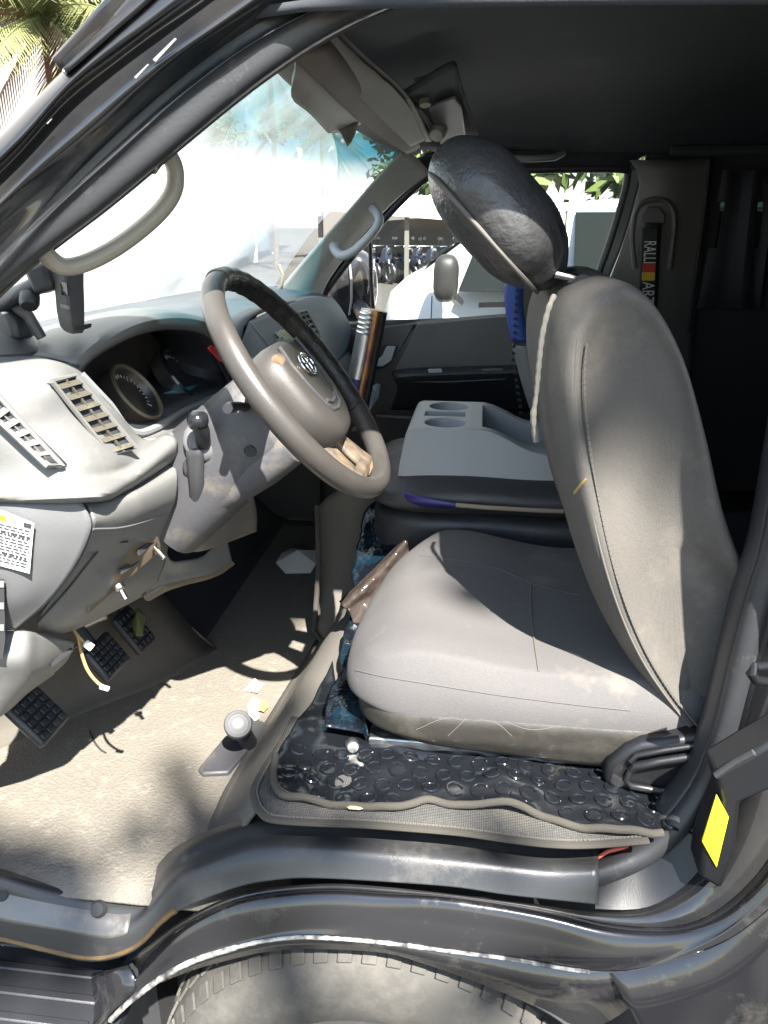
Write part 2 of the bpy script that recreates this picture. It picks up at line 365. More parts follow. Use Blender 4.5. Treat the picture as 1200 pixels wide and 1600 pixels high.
# painted body below: groove, quarter face, flanged arch lip
G2 = [p + Vector((0, .012, -.004)) for p in cr(R2, 60)]
gB = smo(pl([(205,1500,.795),(256,1458,.795),(292,1434,.795),(375,1396,.795),(500,1381,.795),(600,1386,.795),(790,1408,.795),(850,1416,.795),(935,1426,.795),(1010,1420,.80),(1075,1382,.81),(1120,1310,.82),(1160,1170,.84),(1200,1000,.86),(1240,840,.87)]), 90, 3)
R3 = smo(pl([(212,1508,.79),(258,1464,.79),(292,1441,.79),(375,1404,.79),(500,1389,.79),(600,1394,.79),(700,1400,.79),(850,1421,.79),(950,1444,.785),(1050,1449,.78),(1110,1430,.78),(1165,1385,.78),(1215,1320,.785),(1265,1200,.80),(1300,1050,.81),(1340,850,.82)]), 90, 3)
R4 = smo(pl([(216,1520,.772),(258,1476,.772),(292,1450,.772),(375,1412,.772),(500,1397,.772),(600,1402,.772),(700,1408,.772),(850,1432,.77),(950,1456,.765),(1050,1460,.76),(1120,1440,.76),(1175,1398,.76),(1230,1330,.765),(1285,1200,.78),(1325,1050,.79),(1365,850,.80)]), 90, 3)
Rm = smo(pl([(205,1540,.76),(250,1498,.76),(292,1476,.76),(375,1442,.76),(500,1430,.76),(600,1436,.76),(700,1446,.76),(850,1468,.758),(950,1490,.752),(1050,1484,.75),(1125,1458,.75),(1185,1412,.75),(1245,1345,.755),(1300,1215,.77),(1340,1060,.78),(1385,850,.79)]), 90, 3)
R5 = smo(pl([(120,1660,.75),(170,1596,.75),(225,1546,.75),(292,1504,.75),(375,1477,.75),(437,1465,.75),(500,1463,.75),(600,1471,.75),(700,1484,.75),(800,1497,.75),(900,1514,.75),(975,1517,.748),(1050,1500,.745),(1130,1472,.745),(1195,1425,.745),(1260,1355,.75),(1320,1220,.765),(1370,1050,.775),(1410,850,.785)]), 90, 3)
R6 = smo(pl([(100,1670,.755),(150,1612,.755),(208,1558,.755),(285,1520,.755),(375,1494,.755),(437,1483,.755),(500,1481,.755),(600,1487,.755),(650,1500,.755),(750,1535,.755),(825,1570,.755),(880,1602,.755),(960,1680,.755),(1010,1800,.755)]), 90, 3)
R6b = [p + Vector((0, .05, -.003)) for p in R6]
fin('door_jamb', skin([gB, R3], 70), M['paint'], VAN, solid=.003)
fin('side_panel', skin([R3, R4, Rm, R5], 120, 50), M['dirty'], VAN, sharp=False)
# wheel-arch liner: R5 -> R6 flange and inward
R5a = pl([(120,1660,.75),(170,1596,.75),(225,1546,.75),(292,1504,.75),(375,1477,.75),(437,1465,.75),(500,1463,.75),(600,1471,.75),(700,1484,.75),(800,1497,.75),(900,1514,.75),(975,1517,.748),(1050,1500,.745),(1100,1484,.745)])
R6a = pl([(100,1670,.755),(150,1612,.755),(208,1558,.755),(285,1520,.755),(375,1494,.755),(437,1483,.755),(500,1481,.755),(600,1487,.755),(650,1500,.755),(750,1535,.757),(825,1566,.76),(900,1600,.765),(955,1592,.765),(1060,1510,.76),(1100,1486,.75)])
fin('arch_lip', skin([R5a, R6a], 70), M['dirty'], VAN, solid=.003)
fin('arch_liner', skin([[p + Vector((0,.004,-.001)) for p in R6], [p + Vector((0,.35,.02)) for p in R6]], 60), M['blackrough'], VAN, solid=.003)
# bare scraped metal running along the arch edge: a ragged bead
random.seed(3)
ed = cr(R5a, 150); bead = ed[18:128]
fin('scraped_edge', tube([p + Vector((0, -.002, .0)) for p in bead], [.0018 + .0013*abs(noise.noise(Vector((i*.5, 0, 1)))) + (.0018 if i < 40 else .0006) for i in range(len(bead))], 7), M['scratch'], VAN)
# ---- rest of the left flank behind the wheel (below the jamb)
q = cr(R5, 90)[50:]
fin('rear_flank', skin([[p + Vector((.0, 0, -.002)) for p in q], [Vector((max(p.x, .30)+.05, .742, min(p.z, .62)-.18)) for p in q], [Vector((max(p.x, .38)+.3, .75, .22)) for p in q]], 50, 12), M['dirty'], VAN, solid=.003)
# front step well below the low sill
step = W(60, 1570, Z=.47)
stepo = fin('boarding_step', box((step.x-.18, .835, .455), (.62, .2, .03)), M['black'], VAN, bevel=.008)
for k in range(4):
    fin('tread_rib', box((step.x-.18, .765+.04*k, .4725), (.54, .014, .005)), M['black'], stepo, bevel=.003)
fin('step_riser', skin([[p + Vector((0, .01, -.01)) for p in R2[0:20:6]], [Vector((p.x, .92, .58)) for p in R2[0:20:6]], [Vector((p.x, .94, .44)) for p in R2[0:20:6]]], 14, 8), M['blackrough'], VAN, solid=.004)
aw = pl([(205,1500,.79),(225,1546,.76),(170,1596,.76),(120,1660,.76)])
fin('arch_front_panel', skin([pl([(200,1508,.775),(212,1545,.755),(165,1592,.755),(110,1665,.755)]), pl([(150,1520,.80),(150,1560,.80),(135,1600,.80),(90,1665,.80)]), pl([(142,1520,.93),(140,1560,.93),(130,1600,.93),(85,1665,.93)])], 16, 8), M['dirty'], VAN, solid=.004)

# ---------------------------------------------------------------- front wheel
TC = Vector((-.115, .865, .33))
prof = [(.20,-.085),(.215,-.098),(.25,-.105),(.285,-.103),(.305,-.097),(.318,-.085),(.326,-.06),(.3295,-.03),(.33,0),(.3295,.03),(.326,.06),(.318,.085),(.30,.1),(.25,.105),(.2,.09)]
bm = lathe(prof, 72, frame(TC, (0, 1, 0)), caps=False)
tyre = fin('tyre', bm, M['tyre'], VAN)
# tread blocks: shoulder lugs and centre ribs
bmt = bmesh.new()
for k in range(60):
    a = 2*math.pi*k/60; 
    for (h, r, dw, wd, tw) in ((-.083,.3215,.03,.016,0),(.083,.3215,.03,.016,0),(-.045,.3305,.026,.02,.25),(0,.333,.03,.02,-.2),(.045,.3305,.026,.02,.25)):
        c = TC + Vector((r*math.cos(a), h, r*math.sin(a)))
        rt = axes((math.cos(a), 0, math.sin(a)), (0, 1, 0)) @ Matrix.Rotation(tw, 3, 'Z')
        if abs(h) > .07: rt = axes((math.cos(a), .55*(1 if h > 0 else -1), math.sin(a)), (0, 1, 0))
        box(c, (dw*.8, wd*1.25, .0045), bmt, rt)
fin('tread_blocks', bmt, M['tyre'], tyre, bevel=.0015, smooth=False)
fin('wheel_rim', lathe([(.03,-.04),(.06,-.05),(.12,-.02),(.165,-.06),(.185,-.085),(.2,-.085),(.2,.07),(.1,.05)], 40, frame(TC, (0, 1, 0))), M['steel'], VAN)

# ---------------------------------------------------------------- left pillar / roof edge around the open door
def tum(py): return .085*min(max((430-py)/430, -.3), 1.4)
def pr(pts, y0): return smo(pl([(a, b, y0+tum(b)) for a, b in pts]), 60, 12)
Pm = pr([(-90,292),(0,213),(50,158),(100,108),(170,36),(240,-40),(310,-115),(400,-200)], .83)
P0 = pr([(-90,292),(0,213),(50,160),(100,112),(170,40),(240,-36),(310,-108),(400,-190)], .80)
P0b = pr([(-90,312),(0,232),(50,178),(100,126),(170,58),(240,-14),(310,-82),(400,-160)], .785)
P1 = pr([(-90,330),(0,250),(50,200),(100,140),(167,83),(233,34),(300,-20),(420,-110)], .785)
P1b = pr([(-90,348),(0,268),(50,216),(100,158),(178,97),(246,46),(312,2),(430,-90)], .81)
P2 = pr([(-90,372),(0,293),(50,242),(110,183),(200,104),(267,60),(335,14),(450,-70)], .805)
P2b = pr([(-90,400),(0,318),(50,268),(120,207),(215,125),(280,78),(345,34),(470,-55)], .795)
P2c = pr([(-90,430),(0,350),(60,298),(140,232),(240,142),(310,85),(370,45),(500,-42)], .82)
P3 = pr([(-90,465),(0,388),(70,322),(163,228),(273,130),(333,84),(400,38),(520,-28)], .835)
fin('windscreen_pillar', skin([Pm, P0, P0b, P1, P1b, P2, P2b, P2c, P3], 90, 120), M['paint'], VAN, sharp=False)
P4a = pr([(-90,478),(0,400),(80,326),(168,243),(280,142),(343,96),(405,54),(530,-14)], .838)
P4 = pr([(-90,520),(0,432),(105,322),(200,240),(290,157),(345,116),(402,72),(500,20),(560,-5),(640,-30)], .842)
P5 = pr([(-90,545),(0,453),(62,400),(150,335),(250,252),(350,168),(430,107),(500,62),(560,30),(640,0),(760,-40)], .862)
P6 = pr([(-90,548),(0,455),(64,402),(152,336),(252,252),(352,168),(432,106),(502,61),(562,28),(642,-3),(770,-46)], .93)
mid45 = [a.lerp(b, .5) + Vector((0, -.006, 0)) for a, b in zip(cr(P4a, 40), cr(P4, 40))]
fin('door_seal', skin([P3, P4a, mid45, P4, P5, P6], 90, 70), M['rubber'], VAN, sharp=False)
Q0 = pr([(97,112),(170,40),(215,-8),(290,-90)], .79); Q1 = pr([(92,99),(140,40),(175,0),(255,-90)], .80); Q2 = pr([(102,110),(185,38),(240,-10),(315,-88)], .775)
fin('drip_moulding', skin([Q1, [a.lerp(b, .5)+Vector((0, -.012, .004)) for a, b in zip(Q1, Q0)], Q0, Q2], 24, 16), M['paint'], VAN, solid=.006)
random.seed(5)
for px, py, lx in ((222, 112, .008), (258, 79, .013), (78, 190, .003)):
    c = W(px, py, Y=.79+tum(py)-.002); fin('paint_chip', prism([c+Vector((-lx, 0, -.6*lx)), c+Vector((-lx*.8, 0, -.75*lx)), c+Vector((lx, 0, .72*lx)), c+Vector((lx*.9, 0, .8*lx))], (0, -.0015, 0)), M['cream'], VAN)
# roof side rail (above the frame of the photograph), roof skin, header
fin('roof_rail', skin([[Vector((-.16,.905,1.85)), Vector((.1,.915,1.87)), Vector((.6,.92,1.88)), Vector((3.3,.92,1.885))],
                       [Vector((-.16,.865,1.87)), Vector((.1,.87,1.89)), Vector((.6,.87,1.90)), Vector((3.3,.87,1.9))],
                       [Vector((-.16,.90,1.9)), Vector((.1,.90,1.93)), Vector((.6,.90,1.95)), Vector((3.3,.90,1.95))]], 40, 14), M['paint'], VAN, solid=.01)
fin('roof', skin([[Vector((x, y, z-.03*((y-1.57)/.7)**2)) for y in (.88, 1.1, 1.57, 2.05, 2.28)] for x, z in ((-.335,1.822),(-.24,1.86),(0,1.925),(.8,1.97),(3.4,1.98))], 24, 24), M['paint'], VAN, solid=.006)
fin('headliner', skin([[Vector((x, y, z-dz*abs((y-1.57)/.7)**2.6)) for y in (.90, 1.0, 1.25, 1.57, 1.95, 2.2, 2.30)] for x, z, dz in ((-.285,1.80,.03),(-.2,1.835,.06),(0,1.87,.10),(.4,1.885,.125),(.9,1.89,.13),(3.35,1.89,.13))], 40, 40), M['headliner'], VAN, solid=.01, off=1)

# ---------------------------------------------------------------- B-pillar seal (right edge of the photograph)
sp = pl([(926,1366,.83),(965,1354,.835),(1013,1329,.845),(1062,1285,.85),(1103,1228,.86),(1130,1160,.865),(1148,1090,.87),(1167,1010,.875),(1188,930,.88),(1212,850,.885),(1240,700,.89),(1268,550,.895),(1293,400,.9),(1312,250,.9),(1328,100,.9),(1332,-30,.9)])
spc = cr(sp, 60)
fin('pillar_seal', tube(spc, .0155, 12), M['rubber'], VAN)
fin('pillar_seal_lip', skin([[p + Vector((-.012, .004, .004)) for p in spc], [p + Vector((-.017, .03, .006)) for p in spc], [p + Vector((-.010, .06, .0)) for p in spc]], 60, 8), M['rubber'], VAN, solid=.003)
# B-pillar: inner wall and outer skin up to the roof
fin('side_pillar', skin([[p + Vector((.014, -.004, 0)) for p in spc[12:]], [Vector((p.x+.10, .80, p.z)) for p in spc[12:]], [Vector((p.x+.2, .775, p.z)) for p in spc[12:]], [Vector((3.3, .775, max(.5, p.z))) for p in spc[12:]]], 50, 30), M['paint'], VAN, solid=.004)
fin('pillar_trim', skin([[p + Vector((-.01, .045, 0)) for p in spc[10:]], [Vector((p.x+.05, .94, p.z)) for p in spc[10:]], [Vector((3.3, .95, max(.8, p.z))) for p in spc[10:]]], 50, 14), M['black'], VAN, solid=.004)
# door switch housing with the yellow reflector, latch striker
Yh = .785
hp = pl([(1122,1205),(1190,1160),(1240,1150),(1240,1290),(1135,1310),(1112,1390),(1088,1372)], Yh)
hs = fin('jamb_housing', prism(pl([(1118,1212),(1128,1250),(1098,1330),(1092,1372),(1128,1392),(1150,1330),(1158,1255),(1230,1225),(1240,1140)], Yh), (0, .05, 0)), M['blackshade'], VAN, bevel=.006)
fin('reflector', prism(pl([(1120,1243),(1139,1278),(1120,1357),(1097,1316)], Yh-.003), (0, .004, 0)), M['yellow'], hs, bevel=.0012)
fin('housing_ledge', tube(pl([(1118,1212,.782),(1150,1190,.78),(1178,1176,.775)]), .004, 8), M['rubber'], hs)
st = tube(pl([(1202,1040,.80),(1180,1042,.79),(1173,1052,.787),(1180,1062,.79),(1202,1066,.80)]), .0055, 10)
fin('latch_striker', st, M['blackshade'], VAN)
fin('red_wire', tube(pl([(930,1342,.835),(950,1330,.84),(985,1322,.85),(1010,1318,.862)]), .0025, 8), M['redwire'], VAN)

# ---------------------------------------------------------------- floor, ramp, platform, tunnel
fin('cab_floor', skin([[Vector((x, y, FZ)) for y in (.80, 1.1, 1.5, 1.9, 2.32)] for x in (-1.0, -.8, -.6, -.38, -.2)], 30, 30), M['floor'], VAN, solid=.004, off=-1)
toe = [[Vector((-.56-d, y, FZ+.002)), Vector((-.60-d, y, FZ+.03)), Vector((-.72-d*.7, y, FZ+.2)), Vector((-.80-d*.5, y, FZ+.38)), Vector((-.84-d*.3, y, FZ+.62))] for y, d in ((.80, .38), (1.0, .34), (1.2, .20), (1.36, .06), (1.5, .0))]
fin('toe_board', skin(toe, 30, 14), M['toe'], VAN, solid=.004)
toe2 = [[Vector((-.60, y, FZ+.002)), Vector((-.66, y, FZ+.03)), Vector((-.80, y, FZ+.2)), Vector((-.88, y, FZ+.38)), Vector((-.92, y, FZ+.62))] for y in (1.5, 1.9, 2.34)]
fin('bulkhead', skin(toe2, 30, 14), M['blackrough'], VAN, solid=.004)
fin('tunnel_wall', skin([[Vector((-.56, 1.50, FZ)), Vector((-.74, 1.50, FZ+.2)), Vector((-.86, 1.5, FZ+.6))], [Vector((-.60, 1.505, FZ)), Vector((-.80, 1.505, FZ+.2)), Vector((-.92, 1.505, FZ+.6))]], 8), M['toe'], VAN, solid=.004)
rampP = [(-.405, FZ+.002), (-.385, FZ+.012), (-.345, .745), (-.305, .815), (-.275, SZ-.006), (-.24, SZ), (-.1, SZ), (.45, SZ)]
fin('seat_platform', skin([[Vector((x + sl_, y, z)) for x, z in rampP] for y, sl_ in ((.848, .02), (1.0, .0), (1.2, .015), (1.46, .04), (1.56, .05))], 50, 12), M['ramp'], VAN, solid=.006, off=-1)
fin('rear_floor', skin([[Vector((x, y, .84 if x > .3 else .845)) for y in (.86, 1.5, 2.3)] for x in (.40, 1.5, 3.35)], 8, 8), M['blackrough'], VAN, solid=.004, off=-1)
# centre engine cover with upturned mat edge
ec = fin('engine_cover', skin([pl([(497,792,1.66),(500,880,1.62),(494,985,1.53)]), pl([(522,770,1.66),(522,880,1.61),(508,1000,1.51)]), pl([(560,760,1.66),(552,900,1.60),(540,1018,1.50)]), pl([(650,760,1.68),(640,900,1.64),(600,1022,1.56)])], 20, 20), M['toe'], VAN, solid=.006)
fin('mat_edging', tube(pl([(495,790,1.62),(498,880,1.575),(491,985,1.525),(505,1004,1.505),(536,1022,1.485),(570,1030,1.47)]), .006, 8), M['binding'], ec)
fin('centre_seat_base', skin([pl([(602,770,1.62),(602,850,1.55),(600,960,1.47)]), pl([(640,785,1.55),(640,860,1.5),(640,940,1.46)]), pl([(900,800,1.55),(905,870,1.5),(915,950,1.46)]), pl([(1200,800,1.55),(1205,870,1.5),(1215,950,1.46)])], 30, 20), M['leather'], VAN, solid=.01)
# ---------------------------------------------------------------- brake lever, gear parts on floor
lc = W(372, 1132, Z=FZ+.085); base = W(345, 1180, Z=FZ+.01)
dirv = (CAMP - lc).normalized()
lv = fin('brake_lever', tube([Vector((lc.x+.0, lc.y+.05, FZ+.01)), lc.lerp(Vector((lc.x, lc.y+.05, FZ+.01)), .5), lc], .016, 14), M['black'], VAN)
fin('lever_knob', lathe([(.004,-.02),(.021,-.022),(.0235,-.014),(.0245,.0),(.0225,.006),(.019,.008),(.0165,.006),(.0145,.0065),(.011,.009),(.006,.0095),(.0005,.0097)], 32, frame(lc, dirv + Vector((0, 0, .25)))), M['dash_mid'], lv)
fin('lever_plate', prism(pl([(349,1152),(400,1122),(420,1130),(357,1206),(316,1208),(309,1200)], Z=FZ+.012), (0, 0, -.012)), M['shroud'], VAN, bevel=.004)

fin('right_kick_panel', skin([[Vector((x, 2.335, z)) for z in (.6, 1.0, 1.30)] for x in (-1.05, -.7, -.36)], 10, 10), M['black'], VAN, solid=.006)
fin('left_kick_panel', skin([[Vector((x, .845, z)) for z in (.66, .9, 1.0)] for x in (-1.05, -.95, -.88)], 10, 10), M['toe'], VAN, solid=.006)

fin('inner_fender', box((-.115, 1.03, .34), (.95, .02, .60)), M['blackrough'], VAN)
fin('arch_end', box((-.52, .99, .26), (.02, .10, .48)), M['blackrough'], VAN)

fin('jamb_return', skin([[p + Vector((.004, -.006, -.010)) for p in spc[0:46]], smo(pl([(930,1420,.797),(1010,1420,.80),(1075,1382,.81),(1120,1310,.82),(1160,1170,.84),(1200,1000,.86),(1240,840,.87),(1285,560,.88)]), 46, 2)], 46, 6), M['blackshade'], VAN, sharp=False)

# ---------------------------------------------------------------- dashboard
A0 = pl([(122,586,.99),(150,557,1.03),(205,527,1.1),(255,515,1.2),(305,518,1.29),(338,536,1.37),(357,566,1.42)])
A1 = pl([(98,563,.975),(140,533,1.02),(195,503,1.1),(250,489,1.2),(305,493,1.3),(348,514,1.39),(372,550,1.44)])
A2 = [p + Vector((-.05, 0, .006)) for p in A1]
A3 = [Vector((-.70, p.y, 1.40 + max(0, p.z-1.40)*.35)) for p in A1]
dxb = lambda y: -.94+.17*abs((y-1.57)/.75)**2.2
bmd = grid(skin_pts([[Vector((dxb(y), y, 1.375)) for y in (.84,.91,.985)], [Vector((-.74, y, 1.402)) for y in (.84,.91,.985)], [Vector((-.60, y, 1.405)) for y in (.85,.92,.985)], pl([(-90,572,.865),(20,571,.91),(124,577,.985)])], 12, 20))
grid(skin_pts([[Vector((dxb(y), y, 1.375)) for y in (.985,1.1,1.25,1.44)], [Vector((-.80, y, 1.397)) for y in (.985,1.1,1.25,1.44)], [Vector((-.69, y, 1.402)) for y in (.985,1.1,1.25,1.44)]], 24, 12), bm=bmd)
grid(skin_pts([[Vector((dxb(y), y, 1.375)) for y in (1.44,1.6,1.95,2.3)], [Vector((-.74, y, 1.402)) for y in (1.44,1.6,1.95,2.3)], [Vector((-.57, y, 1.402)) for y in (1.44,1.6,1.95,2.3)], pl([(374,552,1.44),(388,503,1.5),(445,478,1.74),(520,468,2.29)])], 30, 24), bm=bmd)
dash = fin('dashboard', bmd, M['dash_top'], VAN, solid=.006, off=-1)
fin('cluster_hood', skin([A0, [a.lerp(b, .5)+Vector((.008, 0, .002)) for a, b in zip(A0, A1)], A1, A2, A3], 50, 26), M['dash'], dash, solid=.003, off=-1)
# instrument recess
open_lo = pl([(357,566,1.42),(360,602,1.42),(300,634,1.27),(214,674,1.07),(166,630,1.02),(122,586,.99)])
peri = cr(A0, 26) + cr(open_lo, 24)[1:-1]
cen = sum(peri, Vector())/len(peri)
ring2 = [cen + (p-cen)*.90 + Vector((-.05, 0, .012)) for p in peri]
ring3 = [cen + (p-cen)*.80 + Vector((-.10, 0, .024)) for p in peri]
fin('instrument_recess', grid([peri, ring2, ring3], closed_u=True), M['black'], dash, solid=.003)
bm = bmesh.new(); c0 = cen + Vector((-.10, 0, .024)); cv = bm.verts.new(c0); vs = [bm.verts.new(p) for p in ring3]
for i in range(len(vs)): bm.faces.new((cv, vs[i], vs[(i+1) % len(vs)]))
fin('instrument_panel', recalc(bm), M['gauge'], dash)
fn = Vector((.80, 0, .60)).normalized()
for px, py, rad in ((205, 620, .052), (283, 590, .062), (332, 575, .036)):
    g = W(px, py, X=-.535 if px < 300 else -.54); g = Vector((g.x, g.y, g.z))
    fr_ = frame(g, fn)
    d = fin('gauge_dial', lathe([(.001, 0), (rad*.8, 0), (rad*.84, .003), (rad*.9, .012), (rad, .012), (rad*1.02, -.012)], 40, fr_), M['gauge'], dash)
    fin('dial_ring', lathe([(rad*.88, .012), (rad*.9, .015), (rad*.97, .015), (rad*.99, .011)], 40, fr_, caps=False), M['gold'] if px < 250 else M['gauge'], d) if False else None
    ringo = fin('gauge_ring', lathe([(rad*.86, .0125), (rad*.9, .0165), (rad*.96, .0165), (rad*.99, .0125)], 40, fr_, caps=False), M['gold'] if px < 250 else M['lens'], dash)
    bmk = bmesh.new()
    for k in range(0, 25):
        a = R(-40 + 260*k/24); ln = .010 if k % 4 == 0 else .005
        q = fr_ @ Vector((rad*.72*math.cos(a), rad*.72*math.sin(a), .0016))
        box(q, (ln, .0012, .0008), bmk, fr_.to_3x3() @ Matrix.Rotation(a, 3, 'Z'))
    fin('scale_marks', bmk, M['beltwhite'], dash, smooth=False)
# trim band along the lower-left edge of the recess
fin('cluster_trim', tube([p + Vector((.004, -.003, 0)) for p in cr(pl([(124,585,.985),(166,629,1.015),(213,676,1.065),(290,640,1.25),(352,612,1.40)]), 40)], .006, 8), M['trim'], dash)
# outboard corner of the dash with its ledge
fac = [pl([(-90,572,.86),(0,569,.885),(68,563,.93),(124,577,.985)]), pl([(-90,582,.848),(0,580,.865),(78,576,.91),(128,586,.985)]),
       pl([(-90,620,.835),(0,620,.845),(90,603,.885),(142,604,.995)]), pl([(-90,690,.83),(20,680,.84),(122,650,.90),(182,645,1.01)]),
       pl([(-90,738,.83),(75,722,.845),(187,712,.935),(224,688,1.06)]), pl([(-90,760,.825),(95,755,.84),(196,732,.94),(262,680,1.07)]),
       pl([(-90,770,.82),(130,772,.83),(205,750,.93),(276,692,1.06)]), pl([(-90,780,.825),(128,782,.835),(195,768,.945),(272,716,1.07)]), pl([(-90,784,.87),(110,786,.88),(185,772,1.0),(262,722,1.12)])]
fin('dash_fascia', skin(fac, 50, 60), M['dash'], dash, solid=.004)
# lower edge under the instruments
fin('fascia_bridge', skin([pl([(214,676,1.075),(300,637,1.27),(360,604,1.42)]), pl([(224,690,1.06),(300,655,1.25),(352,625,1.38)]), pl([(262,684,1.07),(310,658,1.2),(345,640,1.3)]), pl([(276,700,1.08),(315,672,1.2),(345,655,1.3)])], 24, 16), M['dash'], dash, solid=.004)
def vent(corn, ns, name='air_vent', matb='slat'):
    """corn TL TR BR BL (3D): bezel, dark well and slats across"""
    TL, TR, BR, BL = corn; n = (TR-TL).cross(BL-TL).normalized()
    if n.dot(CAMP-TL) < 0: n = -n
    TL, TR, BR, BL = [c_ + n*.006 for c_ in (TL, TR, BR, BL)]; q = [TL, TR, BR, BL]; cc = sum(q, Vector())/4
    bl = lambda s_, t_: TL.lerp(TR, s_).lerp(BL.lerp(BR, s_), t_)
    f = fin(name, grid([[bl(i/6, j/10) - n*.003 for i in range(7)] for j in range(11)]), M['blackrough'], dash, solid=.010, off=0)
    fin('vent_frame', tube([p + n*.004 for p in q + [TL]], .0035, 6), M['dash'], f)
    for k in range(ns):
        t = (k+.5)/ns; a = TL.lerp(BL, t).lerp(TR.lerp(BR, t), .05); b = TL.lerp(BL, t).lerp(TR.lerp(BR, t), .95); dn = (BL-TL).normalized()
        fin('vent_slat', prism([a+n*.003-dn*.003, b+n*.003-dn*.003, b+n*.0065+dn*.0045, a+n*.0065+dn*.0045], n*.0012), M[matb], f, smooth=False)
    m0 = TL.lerp(TR, .5); m1 = BL.lerp(BR, .5)
    fin('vent_divider', prism([m0+n*.003-(TR-TL)*.03, m0+n*.003+(TR-TL)*.03, m1+n*.003+(TR-TL)*.03, m1+n*.003-(TR-TL)*.03], n*.003), M[matb], f, smooth=False)
    return f
vent(pl([(70,600,.872),(107,590,.925),(203,704,.96),(163,716,.922)]), 7)
vent(pl([(-40,614,.832),(-22,590,.836),(103,727,.856),(78,726,.838)]), 8, matb='dash')
# passenger side: centre stack, glovebox
stack_side = fin('stack_side', skin([pl([(372,548,1.44),(388,503,1.5)]), pl([(380,580,1.44),(415,535,1.5)]), pl([(420,640,1.45),(436,568,1.5)])], 10, 12), M['trim'], dash, solid=.004)
stack = fin('centre_stack', skin([pl([(388,503,1.5),(415,490,1.6),(446,478,1.74)]), pl([(412,532,1.5),(440,520,1.6),(470,508,1.74)]), pl([(436,568,1.5),(470,556,1.6),(496,545,1.74)]), pl([(450,620,1.5),(480,605,1.6),(510,590,1.74)])], 16, 16), M['trim'], dash, solid=.004)
def plate(name, pts, mt, parent, d=.004, lift=.004, bev=.0015):
    P_ = pl(pts); n = (P_[1]-P_[0]).cross(P_[2]-P_[0]).normalized()
    if n.dot(CAMP-P_[0]) < 0: n = -n
    return fin(name, prism([p+n*lift for p in P_], n*-d), mt, parent, bevel=bev)
ra = plate('radio', [(404,527,1.52),(432,514,1.63),(466,545,1.66),(441,560,1.54)], M['black'], stack, .01, .012, .003)
plate('display', [(420,527,1.55),(436,519,1.62),(456,538,1.64),(441,548,1.56)], M['lens'], ra, .003, .015)
kn = W(427, 543, Y=1.54); fin('volume_knob', lathe([(.0005,.014),(.008,.013),(.01,.0),(.01,-.01)], 20, frame(kn+Vector((.012,-.003,.008)), fn)), M['black'], ra)
for t in range(4):
    a = W(445+9*t, 566-5*t, Y=1.545+.035*t); fin('radio_button', box(a+Vector((.01,-.004,.006)), (.006,.018,.008), rot=axes(fn, (0,1,0))), M['dash_mid'], ra, bevel=.0015)
plate('stack_trim', [(400,516,1.52),(424,505,1.63),(430,510,1.63),(405,523,1.52)], M['trim'], stack, .003, .01)
vent(pl([(459,492,1.73),(472,489,1.80),(494,528,1.80),(482,533,1.73)]), 5, matb='black')
plate('switch_strip', [(322,540,1.385),(338,524,1.42),(372,575,1.45),(356,600,1.42)], M['black'], dash, .006, .006, .002)
plate('hazard_switch', [(316,545,1.37),(326,533,1.39),(344,556,1.41),(338,568,1.39)], M['red'], dash, .006, .014, .003)
for t in range(3): plate('switch_button', [(344+6*t,568+8*t,1.41),(350+6*t,563+8*t,1.42),(354+6*t,569+8*t,1.42),(348+6*t,575+8*t,1.41)], M['dash_mid'], dash, .004, .011, .001)
gb = fin('glovebox_face', skin([pl([(446,478,1.74),(475,465,1.95),(500,464,2.1),(521,468,2.29)]), pl([(458,492,1.74),(490,478,1.95),(512,474,2.1),(532,482,2.30)]), pl([(480,522,1.74),(505,508,1.95),(525,502,2.1),(547,510,2.31)]), pl([(498,547,1.74),(515,545,1.95),(530,540,2.1),(548,530,2.31)]), pl([(512,570,1.74),(522,568,1.95),(532,560,2.1),(544,545,2.31)])], 24, 24), M['trim'], dash, solid=.004)
plate('glovebox_slot', [(496,513,2.0),(529,497,2.17),(530,500,2.17),(497,519,2.0)], M['blackrough'], gb, .004, .004, .0)
fin('dash_end_gap', tube(pl([(519,472,2.3),(533,484,2.305),(547,511,2.31)]), .003, 6), M['blackrough'], gb)
# dark lower centre: console tray and pocket
fin('lower_console', skin([pl([(372,552,1.45),(436,570,1.52),(512,572,1.76),(546,548,2.31)]), pl([(400,640,1.46),(450,650,1.54),(530,640,1.80),(575,600,2.31)]), [Vector((-.50, 1.44, 1.02)), Vector((-.5, 1.56, 1.0)), Vector((-.5, 1.8, 1.0)), Vector((-.5, 2.31, 1.0))], [Vector((-.72, 1.44, .93)), Vector((-.74, 1.56, .93)), Vector((-.74, 1.8, .93)), Vector((-.74, 2.31, .93))]], 24, 20), M['blackrough'], dash, solid=.005)
fin('console_tray', prism(pl([(554,662,1.80),(588,598,2.0),(596,600,2.0),(592,622,1.97),(566,664,1.8)]), (-.015, 0, -.02)), M['black'], dash, bevel=.003)
fin('tray_edge', tube(pl([(562,666,1.80),(577,640,1.88),(586,614,1.96),(582,602,1.98),(572,596,2.0)]), .004, 8), M['trim'], dash)
